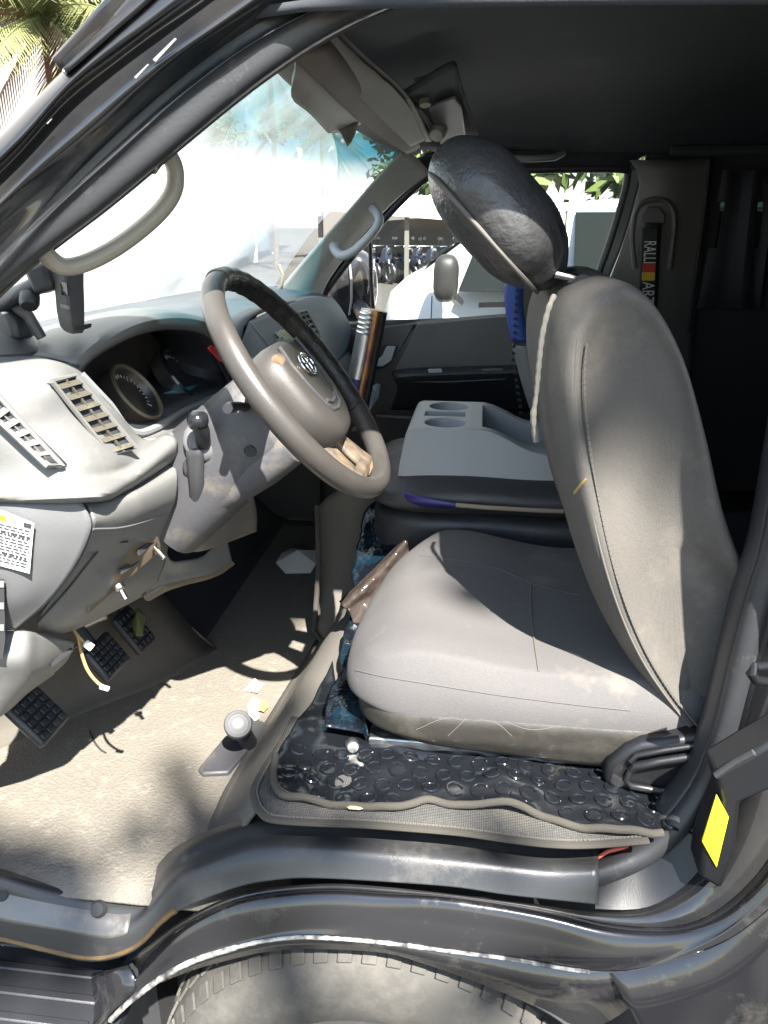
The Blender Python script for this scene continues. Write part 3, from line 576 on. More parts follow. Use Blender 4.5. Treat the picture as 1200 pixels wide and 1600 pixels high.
# ---- knee panel below the ledge
kp = [pl([(128,785,.86),(190,770,.945),(270,722,1.08)]), pl([(138,795,.85),(198,778,.92),(276,743,1.05)]), pl([(144,812,.845),(200,800,.915),(274,775,1.045)]), pl([(143,826,.85),(196,822,.92),(264,801,1.05)]),
      pl([(137,846,.852),(192,843,.935),(262,815,1.065)]), pl([(122,878,.86),(180,880,.95),(262,848,1.10)]), pl([(96,915,.865),(168,926,.955),(256,880,1.12)]), pl([(62,964,.87),(112,968,.92),(246,906,1.12)]), pl([(60,986,.90),(118,982,.97),(252,915,1.2)])]
knee = fin('knee_panel', skin(kp, 40, 60), M['dash'], dash, solid=.004)
fin('panel_groove', tube([p + Vector((.002,-.002,0)) for p in cr(kp[3], 30)], .0018, 6), M['dash_mid'], knee)
fin('panel_seam', tube([p + Vector((.001,-.002,0)) for p in cr(pl([(200,845,.94),(165,850,.91),(143,872,.875),(105,920,.868),(58,972,.87)]), 30)], .0016, 6), M['blackrough'], knee)
plate('panel_slot', [(212,860,.975),(236,842,1.04),(238,848,1.04),(215,868,.975)], M['blackrough'], knee, .003, .004, 0)
plate('panel_slot', [(185,890,.95),(212,872,1.0),(215,878,1.0),(188,898,.95)], M['blackrough'], knee, .003, .004, 0)
plate('panel_underside', [(150,900,.935),(205,850,.97),(258,812,1.065),(258,850,1.10),(200,900,.98),(135,958,.93)], M['under'], knee, .003, .003, .001)
for nm, a, b in (('panel_bolt', (237,850,1.05), (256,872,1.04)), ('panel_bolt', (186,916,.95), (197,936,.945))):
    p, q = pl([a, b]); ax = (q-p).normalized(); L_ = (q-p).length
    fin(nm, lathe([(.0005,-.004),(.0075,-.003),(.0078,.003),(.0065,.005),(.0036,.006),(.0036,L_),(.0005,L_)], 16, frame(p, ax)), M['chrome'], knee)
lip = [pl([(256,853,1.10),(268,876,1.13),(290,876,1.16),(320,867,1.22),(352,832,1.28)]), pl([(246,880,1.11),(262,895,1.14),(286,892,1.17),(325,882,1.23),(356,852,1.29)]), pl([(226,931,1.125),(252,916,1.14),(282,908,1.18),(331,896,1.25),(362,878,1.31)]), pl([(232,938,1.18),(262,922,1.22),(292,912,1.26),(340,898,1.33),(366,880,1.37)])]
fin('lower_cover', skin(lip, 40, 24), M['dash'], dash, solid=.004)
fin('lower_edge', tube([p + Vector((0,-.002,-.002)) for p in cr(lip[2], 30)], .006, 8), M['under'], dash)
# end cap with the maintenance label, kick panel
ecp = fin('end_cap', skin([pl([(-90,784,.845),(20,784,.83),(127,784,.842)]), pl([(-90,800,.842),(20,800,.826),(138,802,.842)]), pl([(-90,830,.84),(20,830,.822),(142,828,.842)]), pl([(-90,880,.84),(20,880,.822),(118,882,.845)]), pl([(-90,935,.842),(10,935,.826),(78,936,.848)]), pl([(-90,985,.85),(-20,984,.845),(24,982,.85)])], 30, 30), M['dash_mid'], dash, solid=.005)
fin('kick_panel', skin([pl([(-90,990,.852),(24,986,.852),(60,990,.88),(116,1003,.96)]), pl([(-90,1030,.83),(20,1028,.83),(60,1030,.87),(104,1030,.955)]), pl([(-90,1070,.84),(20,1065,.845),(55,1060,.88),(84,1050,.95)]), pl([(-90,1165,.85),(0,1118,.87),(42,1082,.92),(84,1052,.97)])], 30, 24), M['dash'], VAN, solid=.004)
plate('panel_slot', [(74,1035,.905),(108,1012,.945),(110,1017,.945),(77,1042,.905)], M['blackrough'], knee, .003, .006, 0)
def ondash(px, py, lift): return W(px, py, Y=.818-lift)
def decal(name, pts, mt, parent, lift): return fin(name, prism([ondash(a, b, lift) for a, b in pts], (0, .0008, 0)), mt, parent, smooth=False)
lab = decal('warning_label', [(-60,790),(4,798),(53,818),(46,896),(-60,868)], M['paper'], ecp, .003)
def bar(u0, u1, v0, v1, mt='ink'):
    # label coordinates: u 0..1 across the sheet, v 0..1 down
    def q(u, v): return (-60+u*(53+60) - v*7*u, (790+28*u) + v*(78))
    decal('label_print', [q(u0, v0), q(u1, v0), q(u1, v1), q(u0, v1)], M[mt], lab, .0042)
bar(.3, .62, .0, .1, 'yellow'); bar(.86, .97, .03, .12)
random.seed(11)
for r_ in range(13):
    v = .17+.06*r_; u = .45
    while u < .95:
        l_ = random.uniform(.03, .09); bar(u, min(u+l_, .965), v, v+.026 if r_ not in (2, 9) else v+.045); u += l_+.02
lab2 = decal('data_label', [(-60,905),(6,905),(8,1000),(4,1030),(-60,1030)], M['ink'], ecp, .0045)
for v in (0, 1, 2): decal('label_print', [(-8, 908+34*v), (6, 908+34*v), (6, 918+34*v), (-8, 918+34*v)], M['trim'], lab2, .006)
# ---- steering column panel with the dash-mounted lever
cpn = [pl([(276,694,1.075),(306,650,1.09),(338,628,1.16)]), pl([(272,740,1.07),(308,716,1.085),(358,690,1.18)]), pl([(268,790,1.08),(312,785,1.095),(390,760,1.26)]), pl([(282,842,1.11),(318,842,1.14),(400,800,1.33)]), pl([(290,860,1.13),(322,858,1.17),(400,830,1.36)])]
cp = fin('column_panel', skin(cpn, 24, 30), M['dash_warm'], dash, solid=.004)
fin('lever_gate', skin([pl([(291,706,1.048),(310,700,1.046),(318,712,1.055)]), pl([(296,760,1.054),(308,762,1.052),(318,764,1.062)]), pl([(298,824,1.082),(306,828,1.082),(318,826,1.095)])], 8, 14), M['blackrough'], cp, solid=.003)
gs = fin('shift_lever', tube(pl([(312,702,1.075),(318,690,1.055),(316,675,1.04),(310,662,1.03)]), [.011,.0105,.011,.012], 14), M['black'], dash)
bc = W(309, 657, Y=1.03); fin('lever_knob', lathe([(.0005,-.015),(.008,-.0135),(.0125,-.009),(.0148,-.003),(.015,.002),(.0135,.008),(.009,.0125),(.0005,.0145)], 28, frame(bc, (.3,-.4,.85))), M['chrome'] if False else M['lens'], gs)
fin('lever_boot', lathe([(.03,0),(.028,.006),(.02,.012),(.012,.014)], 28, frame(W(318, 690, Y=1.072), (.6,-.7,.4))), M['dash_mid'], dash)
fin('lever_shield', skin([pl([(286,724,1.062),(300,712,1.055),(322,722,1.07)]), pl([(288,742,1.06),(304,738,1.052),(328,738,1.072)]), pl([(300,756,1.07),(314,760,1.064),(332,748,1.08)])], 12, 10), M['shroud'], dash, solid=.003)
# ignition and cowl round the column
WC = Vector((-.263, 1.15, 1.348)); WN = Vector((.795, 0, .606)).normalized(); WU = Vector((-.606, 0, .795)).normalized(); WY = Vector((0, 1, 0))
def wl(a, b, c): return WC + WY*a + WU*b + WN*c
def rsec(cx, cy, hw, hh, c, n=28, pw=3.2):
    o = []
    for k in range(n):
        t = 2*math.pi*k/n; x = abs(math.cos(t))**(2/pw)*math.copysign(1, math.cos(t)); y = abs(math.sin(t))**(2/pw)*math.copysign(1, math.sin(t))
        o.append(wl(cx+x*hw, cy+y*hh, c))
    return o
shr = fin('column_shroud', loft([rsec(0,.005,.045,.04,-.045), rsec(0,0,.07,.062,-.052), rsec(0,-.003,.082,.07,-.07), rsec(0,-.008,.088,.075,-.13), rsec(0,-.015,.092,.08,-.20), rsec(0,-.02,.095,.085,-.30)]), M['shroud'], dash)
fin('lower_shroud', loft([rsec(0,-.055,.05,.02,-.05), rsec(0,-.058,.076,.034,-.06), rsec(0,-.058,.084,.036,-.12), rsec(0,-.05,.085,.036,-.20)]), M['shroud'], dash)
sh = wl(-.086, -.03, -.10); fin('ignition_hole', lathe([(.001,.001),(.008,.0015),(.0095,-.003)], 20, frame(sh, (.25,-1,-.1))), M['blackrough'], shr)
fin('indicator_stalk', tube([wl(-.06,.02,-.07), wl(-.11,.03,-.06), wl(-.15,.035,-.055), wl(-.165,.036,-.054)], [.007,.006,.008,.007], 10), M['black'], dash)
fin('wiper_stalk', tube([wl(.06,.02,-.07), wl(.11,.03,-.06), wl(.15,.035,-.055), wl(.165,.036,-.054)], [.007,.006,.008,.007], 10), M['black'], dash)

# ---------------------------------------------------------------- steering wheel
bm = bmesh.new(); nR, nr = 96, 16; Rw, rw = .187, .0155
V = []
for i in range(nR):
    a = 2*math.pi*i/nR; ca, sa = math.cos(a), math.sin(a)
    V.append([bm.verts.new(wl((Rw+rw*math.cos(2*math.pi*k/nr))*ca, (Rw+rw*math.cos(2*math.pi*k/nr))*sa, rw*1.12*math.sin(2*math.pi*k/nr))) for k in range(nr)])
for i in range(nR):
    for k in range(nr): bm.faces.new((V[i][k], V[i][(k+1) % nr], V[(i+1) % nR][(k+1) % nr], V[(i+1) % nR][k]))
wheel = fin('steering_wheel', recalc(bm), M['wheel'], VAN)
# dark leather grip sleeve over the far/upper arc, finger ripples along its inside
gp = []; gr = []
for k in range(64):
    a = R(100 - 130*k/63); gp.append(wl(Rw*math.cos(a), Rw*math.sin(a), 0)); gr.append(.0172 + .0007*math.sin(k*1.3))
fin('wheel_grip', tube(gp, gr, 16), M['wheeldark'], wheel)
def padring(s, c, n=56):
    o = []
    for k in range(n):
        t = 2*math.pi*k/n; x, y = math.cos(t), math.sin(t)
        rx = .092*(abs(x)**.55)*math.copysign(1, x); ry = (.078 if y > 0 else .098)*(abs(y)**.60)*math.copysign(1, y)
        if y < 0: rx *= 1-.30*abs(y)**1.6
        o.append(wl(rx*s, ry*s-.005, c))
    return o
fin('horn_pad', loft([padring(.92,-.045), padring(.99,-.03), padring(1.0,-.012), padring(.97,.004), padring(.90,.014), padring(.80,.0185), padring(.5,.0205), padring(.08,.0215)]), M['pad'], wheel)
fin('pad_groove', tube([wl(x, y, (.0195 - .05*max(0, abs(x)-.046))) for x, y in ((-.05,.06),(-.056,.03),(-.052,-.005),(-.042,-.04),(-.03,-.055),(0,-.06),(.03,-.055),(.042,-.04),(.052,-.005),(.056,.03),(.05,.06))], .0035, 8), M['shroud'], wheel)
fin('pad_crease', tube([wl(x, y, .0205) for x, y in ((-.028,-.040),(-.012,-.047),(.012,-.047),(.028,-.040))], .0035, 8), M['shroud'], wheel)
for s in (-1, 1):
    fin('side_spoke', loft([[wl(s*(.07+.105*t), .03-.005*t+dy*(.028-.008*t), -.03+.018*t+dc*.010) for dy, dc in ((1,.3),(.6,1),(-.6,1),(-1,.3),(-1,-.6),(1,-.6))] for t in (0,.35,.7,1)]), M['worn'] if s < 0 else M['pad'], wheel, bevel=.003)
    fin('lower_spoke', loft([[wl(s*(.036-.002*t+.02*t*t)+dx*(.020+.014*t*t), -.07-.108*t, -.028+.018*t+dc*.009) for dx, dc in ((1,.3),(.6,1),(-.6,1),(-1,.3),(-1,-.6),(1,-.6))] for t in (0,.3,.65,1)]), M['worn'], wheel, bevel=.003)
fin('spoke_bridge', loft([[wl(x, -.158-.02*abs(0), -.008+dc*.007+0*x) + WU*dy*.012 for dy, dc in ((1,.2),(0,1),(-1,.2),(-1,-.8),(1,-.8))] for x in (-.05,-.02,.02,.05)]), M['worn'], wheel, bevel=.002)
# badge of three ovals
def oval(a, b, cx, cy, rr, c=.0235):
    return tube([wl(cx+a*math.cos(2*math.pi*k/40), cy+b*math.sin(2*math.pi*k/40), c) for k in range(41)], rr, 8, caps=False)
bmE = oval(.027,.0185,0,.018,.0021); bmE2 = oval(.0085,.0165,0,.0185,.0017); bmE3 = oval(.0175,.0068,0,.026,.0017)
em = fin('badge', bmE, M['chrome'], wheel); fin('badge_inner', bmE2, M['chrome'], wheel); fin('badge_inner', bmE3, M['chrome'], wheel)
for s in (-1, 1): fin('horn_button', lathe([(.0005,.006),(.009,.005),(.011,0),(.011,-.006)], 20, frame(wl(s*.068, .045, .012), WN + WY*s*.3)), M['worn'] if s < 0 else M['shroud'], wheel)
# ---------------------------------------------------------------- pedals
def pedal(px, py, Y, wd, ht, tilt, name, arm=True):
    c = W(px, py, Y=Y); n = Vector((math.cos(tilt), -.15, math.sin(tilt))).normalized(); fr_ = frame(c, n, (0, 1, 0))
    bm = bmesh.new(); bmesh.ops.create_cube(bm, size=1, matrix=fr_ @ Matrix.Diagonal((wd, ht, .016, 1)))
    p = fin(name, bm, M['black'], VAN, bevel=.006)
    bm = bmesh.new()
    for i in range(4):
        for j in range(5): box(fr_ @ Vector(((-.5+(i+.5)/4)*wd*.86, (-.5+(j+.5)/5)*ht*.86, .0095)), (wd*.16, ht*.12, .006), bm, fr_.to_3x3())
    fin('pedal_grip', bm, M['rubber'], p, bevel=.001)
    fin('pedal_arm', tube([c - n*.008, c + Vector((-.05, .01, .05)), c + Vector((-.12, .02, .2)), c + Vector((-.15, .02, .34))], .009, 8), M['blackrough'], p)
pedal(58, 1118, 1.03, .075, .085, R(40), 'clutch_pedal')
pedal(166, 1026, 1.20, .075, .07, R(35), 'brake_pedal')
pedal(208, 985, 1.33, .06, .09, R(35), 'accelerator_pedal')

# ---------------------------------------------------------------- driver's seat
def sbox(x0, x1, y0, y1, z0, z1, r, n=10, fn=None):
    """rounded box as a dense cube sphere-ish mesh, then shaped by fn(p, u, v, w) (u,v,w in -1..1)"""
    bm = bmesh.new(); bmesh.ops.create_cube(bm, size=2)
    bmesh.ops.subdivide_edges(bm, edges=bm.edges, cuts=n, use_grid_fill=True)
    C = Vector(((x0+x1)/2, (y0+y1)/2, (z0+z1)/2)); H = Vector(((x1-x0)/2, (y1-y0)/2, (z1-z0)/2)); rr = r if isinstance(r, tuple) else (r, r, r)
    for v in bm.verts:
        u = v.co.copy(); p = Vector((u.x*H.x, u.y*H.y, u.z*H.z))
        # rounded box: clamp to inner box, push out to ellipsoidal corner
        inn = Vector([max(-(H[i]-rr[i]), min(H[i]-rr[i], p[i])) for i in range(3)]); d = p - inn
        e = Vector([d[i]/rr[i] for i in range(3)])
        if e.length > 1e-6:
            m_ = max(abs(e.x), abs(e.y), abs(e.z)); e = e.normalized()*m_
        q = inn + Vector([e[i]*rr[i] for i in range(3)])
        if fn: q = fn(q, u)
        v.co = C + q
    return recalc(bm)
def cush(q, u):
    f = (1-u.x)/2       # 1 at the front
    q = q.copy()
    top = max(0, u.z)
    q.z += top*(.022*math.exp(-((u.x+.55)/.35)**2) + .016*abs(u.y)**3 - .012*(1-u.y*u.y)*(1-abs(u.x)) + .012*max(0, u.y)*f)
    q.z += .05*max(0, -u.z)*f**3 + (.004*noise.noise(Vector((q.x*7, q.y*7, u.z))) + .0022*noise.noise(Vector((q.x*30, q.y*12, u.z))))*(.4+top)
    q.x += .035*max(0, -u.z)*f*1.0 - .012*f*(1-u.y*u.y)          # front face tucks under
    q.x += .030*f*max(0, u.y+.3)*max(0, u.z*.5+.6)
    q.y += .018*max(0, -u.z)*(-u.y)*.6
    return q
SEAT = fin('driver_seat', sbox(-.175, .36, .925, 1.425,   .868, .998, (.10, .085, .055), 16, cush), M['fabric'], VAN, sub=1)
# lower side of the cushion in darker vinyl, seam running along it
def cush2(q, u):
    q = cush(q, u); q.y += .006*u.y if abs(u.y) > .9 else 0; return q
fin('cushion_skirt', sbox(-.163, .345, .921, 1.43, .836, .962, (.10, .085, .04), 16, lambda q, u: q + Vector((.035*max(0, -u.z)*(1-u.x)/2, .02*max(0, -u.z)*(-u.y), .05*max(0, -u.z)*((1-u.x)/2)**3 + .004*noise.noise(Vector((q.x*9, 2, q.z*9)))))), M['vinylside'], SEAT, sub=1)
sm = []
for k in range(40):
    x = -.165 + .50*k/39; sm.append(Vector((x, .9215 - .0005,   .966 + .004*math.exp(-((x+.1)/.1)**2) + .002*math.sin(k*.7))))
cx = []
for k in range(26): 
    y = 1.02 + .30*k/25; cx.append(Vector((.055 + .02*math.sin(k*.12), y, .9855 + .0*k)))
fin('seat_crease', tube(pl([(830,905,1.25),(829,935,1.19),(831,975,1.12),(836,1010,1.06),(842,1045,1.01)]), .0015, 6), M['blackrough'], SEAT) if False else None
# backrest
prof_f = [(.330,.885),(.262,.955),(.196,1.045),(.147,1.15),(.110,1.27),(.088,1.38),(.088,1.455),(.106,1.492)]
prof_b = [(.150,1.508),(.190,1.492),(.228,1.435),(.262,1.345),(.302,1.24),(.338,1.165),(.385,1.09),(.400,1.0),(.395,.91),(.37,.88)]
loop = cr([Vector((x, 0, z)) for x, z in prof_f + prof_b], 56, closed=True)
cxz = sum(loop, Vector())/len(loop)
def bsec(y, inset, fd=0):
    o = []
    for p in loop:
        d = (p-cxz); L_ = d.length
        q = cxz + d*(1-inset/max(L_, .05)*1.0)
        tz = max(0, (q.z-1.22)/.28); yy = 1.175 + (y-1.175)*(1-.15*tz**1.6)
        front = 1 if d.x < 0 else 0
        q = q + Vector((fd*(1 if p.x < .3 and d.dot(Vector((-.9, 0, -.25))) > 0 else 0), 0, 0))
        o.append(Vector((q.x, yy, q.z)))
    return o
secs = [bsec(.952,.05,.016), bsec(.934,.028,.02), bsec(.925,.010,.02), bsec(.930,.0,.016), bsec(.975,-.004,.0), bsec(1.06,-.002,-.006), bsec(1.175,-.002,-.004), bsec(1.29,-.002,-.010), bsec(1.375,-.004,-.012), bsec(1.42,.0,-.008), bsec(1.425,.010), bsec(1.416,.028), bsec(1.398,.05)]
bm = loft(secs)
for v in bm.verts: v.co += Vector((noise.noise(v.co*6), noise.noise(v.co*6+Vector((5,0,0))), 0))*.005 + Vector((.3, 1, 0))*.0018*noise.noise(Vector((v.co.x*35, v.co.y*20, v.co.z*9)))
BR = fin('backrest', bm, M['fabric_side'], SEAT, sub=1)
fs = cr([Vector((x, 0, z)) for x, z in prof_f], 50)
fp = []
for p in fs:
    tz = max(0, (p.z-1.22)/.28); fp.append(Vector((p.x+.024, 1.175+(.925-1.175)*(1-.15*tz**1.6)+.003, p.z)))
fin('seam', tube(fp[1:46], .0014, 6), M['seam'], BR)
bmst = bmesh.new()
for i in range(2, 92):
    t = 1+44*i/92; a = fp[int(t)].lerp(fp[min(int(t)+1, 49)], t-int(t)); d = (fp[min(int(t)+1, 49)]-fp[int(t)]).normalized()
    box(a + Vector((.011, -.0005, 0)), (.0022, .0025, .0055), bmst, axes(d, (1, 0, 0)))
fin('stitching', bmst, M['seam'], BR)
fin('stain', tube(pl([(898,768,.921),(906,758,.919),(914,750,.918)]), .0035, 6), M['wire'], BR) if False else None
from mathutils.bvhtree import BVHTree
def on_surface(o, pts, n, lift=.0005):
    dg = bpy.context.evaluated_depsgraph_get(); dg.update(); tr_ = BVHTree.FromObject(o, dg); L0 = ROOTLOC['van']; out = []
    P_ = cr([Vector((a, b, 0)) for a, b in pts], n)
    for q in P_:
        t = W(q.x, q.y, Y=1.0); h = tr_.ray_cast(CAMP-L0, (t-CAMP).normalized())
        if h[0] is not None: out.append(h[0]+L0+h[1]*lift)
    return out
fin('seat_crease', tube(on_surface(SEAT, [(830,908),(829,935),(831,975),(836,1010),(842,1050)], 24), .0016, 6), M['seam'], SEAT)
fin('seat_crease', tube(on_surface(SEAT, [(655,868),(720,876),(780,890),(832,912),(880,925),(905,930)], 30, .0002), .0012, 6), M['fabric'], SEAT)
fin('stain', tube(on_surface(BR, [(898,770),(906,760),(916,748)], 10, .0), .0022, 6), M['wire'], BR)
fin('seam', tube(on_surface(SEAT, [(556,1047),(600,1057),(680,1070),(780,1086),(900,1101),(985,1110)], 50, .0002), .0011, 6), M['fabric'], SEAT)
random.seed(9)
for pts in ([(650,1140),(700,1122),(770,1128),(800,1150)], [(700,1150),(730,1120),(742,1098)], [(770,1118),(830,1140),(900,1128)]):
    pp = on_surface(bpy.data.objects['cushion_skirt'], pts, 20, .0003)
    if len(pp) > 3: fin('loose_thread', tube(pp, .0004, 5), M['seam'], SEAT)
# headrest: a creased leather cover pulled over a pad, on two posts
HC = Vector((.020, 1.165, 1.582)); ax = Vector((.70, 0, -.71)).normalized(); nx = Vector((.71, 0, .70)).normalized()
def hfn(q, u):
    # local: x along length(ax, top->bottom), y width, z thickness
    t = u.x; q = q.copy()
    q.y *= 1 - .10*max(0, t)**2; q.z *= 1 - .12*max(0, t)**3 + .05*(1-t*t)
    pinch = math.exp(-((t-.98)/.22)**2)
    q.z += .006*math.sin(u.y*17+1)*pinch*(1 if u.z > 0 else .4); q.x += .006*math.sin(u.y*13)*pinch
    q += Vector((noise.noise(q*9), noise.noise(q*9+Vector((3, 0, 0))), noise.noise(q*8+Vector((0, 7, 0)))))*.007
    q.z += .0045*(1-abs(math.sin(q.x*30 + q.y*16 + 4*noise.noise(q*10))))*max(0, u.z)*(.2+.8*max(0, t)) - .010*math.exp(-((u.y-.1)/.16)**2)*math.exp(-((t-.75)/.25)**2)*max(0, u.z)
    return q
bm = sbox(-.118, .114, -.135, .135, -.058, .054, (.085, .09, .054), 16, hfn)
rm = Matrix((ax, Vector((0, 1, 0)), nx)).transposed()
if rm.determinant() < 0: rm = Matrix((ax, Vector((0, -1, 0)), nx)).transposed()
for v in bm.verts: v.co = HC + rm @ v.co
HR = fin('headrest', recalc(bm), M['headcover'], SEAT, sub=1)
rim = []
for k in range(49):
    t = 2*math.pi*k/48; x = .119*(abs(math.cos(t))**.62)*math.copysign(1, math.cos(t)); y = .133*(abs(math.sin(t))**.62)*math.copysign(1, math.sin(t))
    y *= 1 - .10*max(0, x/.119)**2
    rim.append(HC + rm @ Vector((x*.90, y*.945, -.032)))
fin('cover_piping', tube(rim, .003, 8, caps=False), M['seam'], HR)
for Y_ in (1.085, 1.245):
    fin('headrest_post', tube([HC + ax*.10 + Vector((0, Y_-1.165, 0)), Vector((.118, Y_, 1.505)), Vector((.132, Y_, 1.47))], .006, 12), M['chrome'], SEAT)
    fin('post_collar', lathe([(.016,-.004),(.016,.004),(.011,.008),(.007,.009)], 20, frame(Vector((.121, Y_, 1.500)), (-.3, 0, 1))), M['black'], SEAT)
# recliner cover, slide rail and bolt
rc = fin('recliner_cover', prism(pl([(978,1172),(1003,1162),(1095,1150),(1120,1165),(1115,1245),(1085,1250),(958,1240),(943,1222),(950,1196)], .905), (0, .045, 0)), M['blackshade'], SEAT, bevel=.009, seg=3)
fin('recliner_rib', tube(pl([(985,1205,.903),(992,1198,.899),(1030,1190,.898),(1095,1180,.898)]), .006, 10), M['blackshade'], rc)
fin('recliner_rib', tube(pl([(1095,1232,.900),(1030,1236,.899),(985,1228,.898),(978,1218,.899),(985,1205,.901)]), .005, 10), M['blackshade'], rc)
fin('recliner_rib', tube(pl([(985,1190,.900),(995,1180,.899),(1040,1172,.898),(1095,1164,.898)]), .004, 10), M['blackshade'], rc)
fin('slide_rail', prism([Vector((-.14,.952,.850)), Vector((-.14,.952,.872)), Vector((.34,.952,.872)), Vector((.34,.952,.850))], (0, .03, 0)), M['steel'], SEAT, bevel=.003)
fin('seat_frame', box((.10, 1.18, .858), (.48, .40, .03)), M['blackrough'], SEAT, bevel=.004)
bo = W(551, 1166, Y=.94); fin('rail_bolt', lathe([(.0005,-.006),(.008,-.005),(.010,.002),(.010,.010),(.004,.012)], 12, frame(bo, (-.3, 1, -.3))), M['steel'], SEAT)
# ---------------------------------------------------------------- folded centre seat with console tray
cs = fin('centre_seat', sbox(-.205, .40, 1.44, 1.86, 1.035, 1.108, (.10, .06, .032), 12, lambda q, u: q + Vector((-.03*max(0, -u.x)*(1-u.y*u.y), 0, .004*noise.noise(q*8) - .006*abs(u.y)**4))), M['leather'], VAN, sub=1)
fin('centre_seat_cushion', sbox(-.19, .42, 1.46, 1.86, .90, 1.035, (.10, .06, .03), 10, lambda q, u: q + Vector((-.03*max(0, -u.x)*(1-u.y*u.y), 0, .006*noise.noise(q*11)))), M['leather'], VAN, sub=1)
fin('seat_flap', skin([pl([(600,758,1.50),(645,772,1.44),(715,787,1.424)]), pl([(602,770,1.49),(648,783,1.435),(715,791,1.424)]), pl([(610,778,1.50),(655,790,1.445),(715,794,1.43)])], 20, 8), M['purple'], cs, solid=.003)
fin('seat_piping', tube(pl([(712,789,1.425),(760,793,1.425),(830,797,1.43),(880,799,1.435)]), .0045, 8), M['piping'], cs)
def carve(o, cutters):
    """cut closed shapes out of o and keep the result as its mesh"""
    tmp = []
    for bm in cutters:
        me = bpy.data.meshes.new('cut'); bm.to_mesh(me); bm.free(); c = bpy.data.objects.new('cut', me); COL.objects.link(c); tmp.append(c)
        m = o.modifiers.new('c', 'BOOLEAN'); m.operation = 'DIFFERENCE'; m.object = c; m.solver = 'EXACT'
    dg = bpy.context.evaluated_depsgraph_get(); dg.update()
    me = bpy.data.meshes.new_from_object(o.evaluated_get(dg)); o.modifiers.clear(); o.data = me
    for c in tmp: bpy.data.objects.remove(c)
    for p in me.polygons: p.use_smooth = True
    me.set_sharp_from_angle(angle=R(35)); return o
zb = 1.100; zt = 1.197
sidep = cr([Vector((x, 0, z)) for x, z in ((-.008, zt),(.02, zt-.002),(.055, zt-.016),(.095, zt-.036),(.14, zt-.046),(.20, zt-.049),(.38, zt-.05))], 22)
outl = [Vector((-.156, 0, zb)), Vector((-.152, 0, zb+.03)), Vector((-.142, 0, zt-.014)), Vector((-.136, 0, zt-.004)), Vector((-.125, 0, zt))] + sidep + [Vector((.38, 0, zb))]
bm = prism([Vector((p.x, 1.490, p.z)) for p in outl], (0, .285, 0))
for v in bm.verts:   # sides lean in towards the top
    k = (v.co.z-zb)/.1; v.co.y += (.014*k if v.co.y < 1.6 else -.014*k)
con = fin('console', bm, M['console'], None, smooth=False)
L0 = ROOTLOC['van']; 
tray = prism([Vector((.008, 1.532, 1.30)), Vector((.008, 1.532, 1.128)), Vector((.03, 1.532, 1.118)), Vector((.45, 1.532, 1.116)), Vector((.45, 1.532, 1.30))], (0, .200, 0))
cyl = lambda x, y, r: lathe([(r*.82, 1.14), (r, 1.205), (r, 1.25)], 40, Matrix.Translation((x, y, 0)))
carve(con, [tray, cyl(-.066, 1.556, .043), cyl(-.066, 1.708, .043), box((-.07, 1.634, 1.18), (.085, .046, .06))])
me_ = con.data
for v in me_.vertices: v.co -= L0
con.parent = cs
mb = con.modifiers.new('b', 'BEVEL'); mb.width = .005; mb.segments = 3; mb.limit_method = 'ANGLE'; mb.angle_limit = R(32)

# ---------------------------------------------------------------- passenger seat (edge seen beyond the console)
ps = fin('passenger_seat', sbox(-.17, .36, 1.92, 2.28, .87, .99, (.07, .055, .045), 8), M['leather'], VAN, sub=1)
pbo = cr([Vector((x, 0, z)) for x, z in [(.20,1.0),(.125,1.15),(.085,1.27),(.052,1.40),(.060,1.47),(.10,1.49),(.17,1.46),(.24,1.3),(.32,1.1),(.33,1.0)]], 40, closed=True)
pc = sum(pbo, Vector())/len(pbo)
fin('backrest', loft([[Vector((pc.x+(p.x-pc.x)*k, y, pc.z+(p.z-pc.z)*k)) for p in pbo] for y, k in ((1.86,.86),(1.868,.96),(1.89,1),(2.0,1),(2.18,1),(2.23,.96),(2.24,.86))]), M['leather'], ps, sub=1)
def band(z0, z1, mt, nm):
    rows = []
    for y, dx in ((1.905,-.004),(1.885,-.008),(1.866,-.004),(1.858,.012),(1.857,.03)):
        rows.append([Vector((x+dx, y, z)) for x, z in [(.205-.0,1.0),(.132,1.15),(.090,1.27),(.057,1.40),(.060,1.475)] if True])
    rows = [cr(r, 60) for r in rows]; rows = [[p for p in r if z0 <= p.z <= z1] for r in rows]
    n_ = min(len(r) for r in rows); return fin(nm, grid([r[:n_] for r in rows]), M[mt], ps, solid=.003)
band(1.315, 1.50, 'blue', 'seat_panel'); band(1.0, 1.315, 'trim', 'seat_panel')
lac = bmesh.new()
for k in range(26): box(Vector((.118+.0-(k*.0032 if k < 14 else .045-(k-14)*.0), 1.853, 1.06+k*.0155)), (.008, .004, .006), lac, Matrix.Rotation(.5, 3, 'Y'))
fin('lacing', lac, M['blackrough'], ps)

# ---------------------------------------------------------------- right side: pillar, door, window, mirror
yd = 2.33
fin('right_pillar_trim', skin([pl([(432,458,2.20),(470,412,2.20),(530,345,2.19),(590,277,2.18),(628,236,2.17)]), pl([(462,470,2.24),(498,424,2.24),(552,356,2.23),(606,290,2.22),(650,246,2.2)]), pl([(500,466,2.30),(516,432,2.30),(566,366,2.29),(622,308,2.27),(672,270,2.24)])], 30, 16), M['cream'], VAN, solid=.006)
fin('pillar_clip', tube(pl([(436,414,2.19),(442,428,2.185),(440,445,2.185),(432,456,2.19)]), .005, 8), M['grip'], VAN)
gh = fin('pillar_handle', tube(cr(pl([(580,322,2.235),(590,335,2.20),(592,348,2.19),(580,366,2.185),(558,388,2.185),(542,398,2.185),(530,398,2.19),(521,386,2.21),(524,378,2.235)]), 40), .0125, 12), M['handle'], VAN)
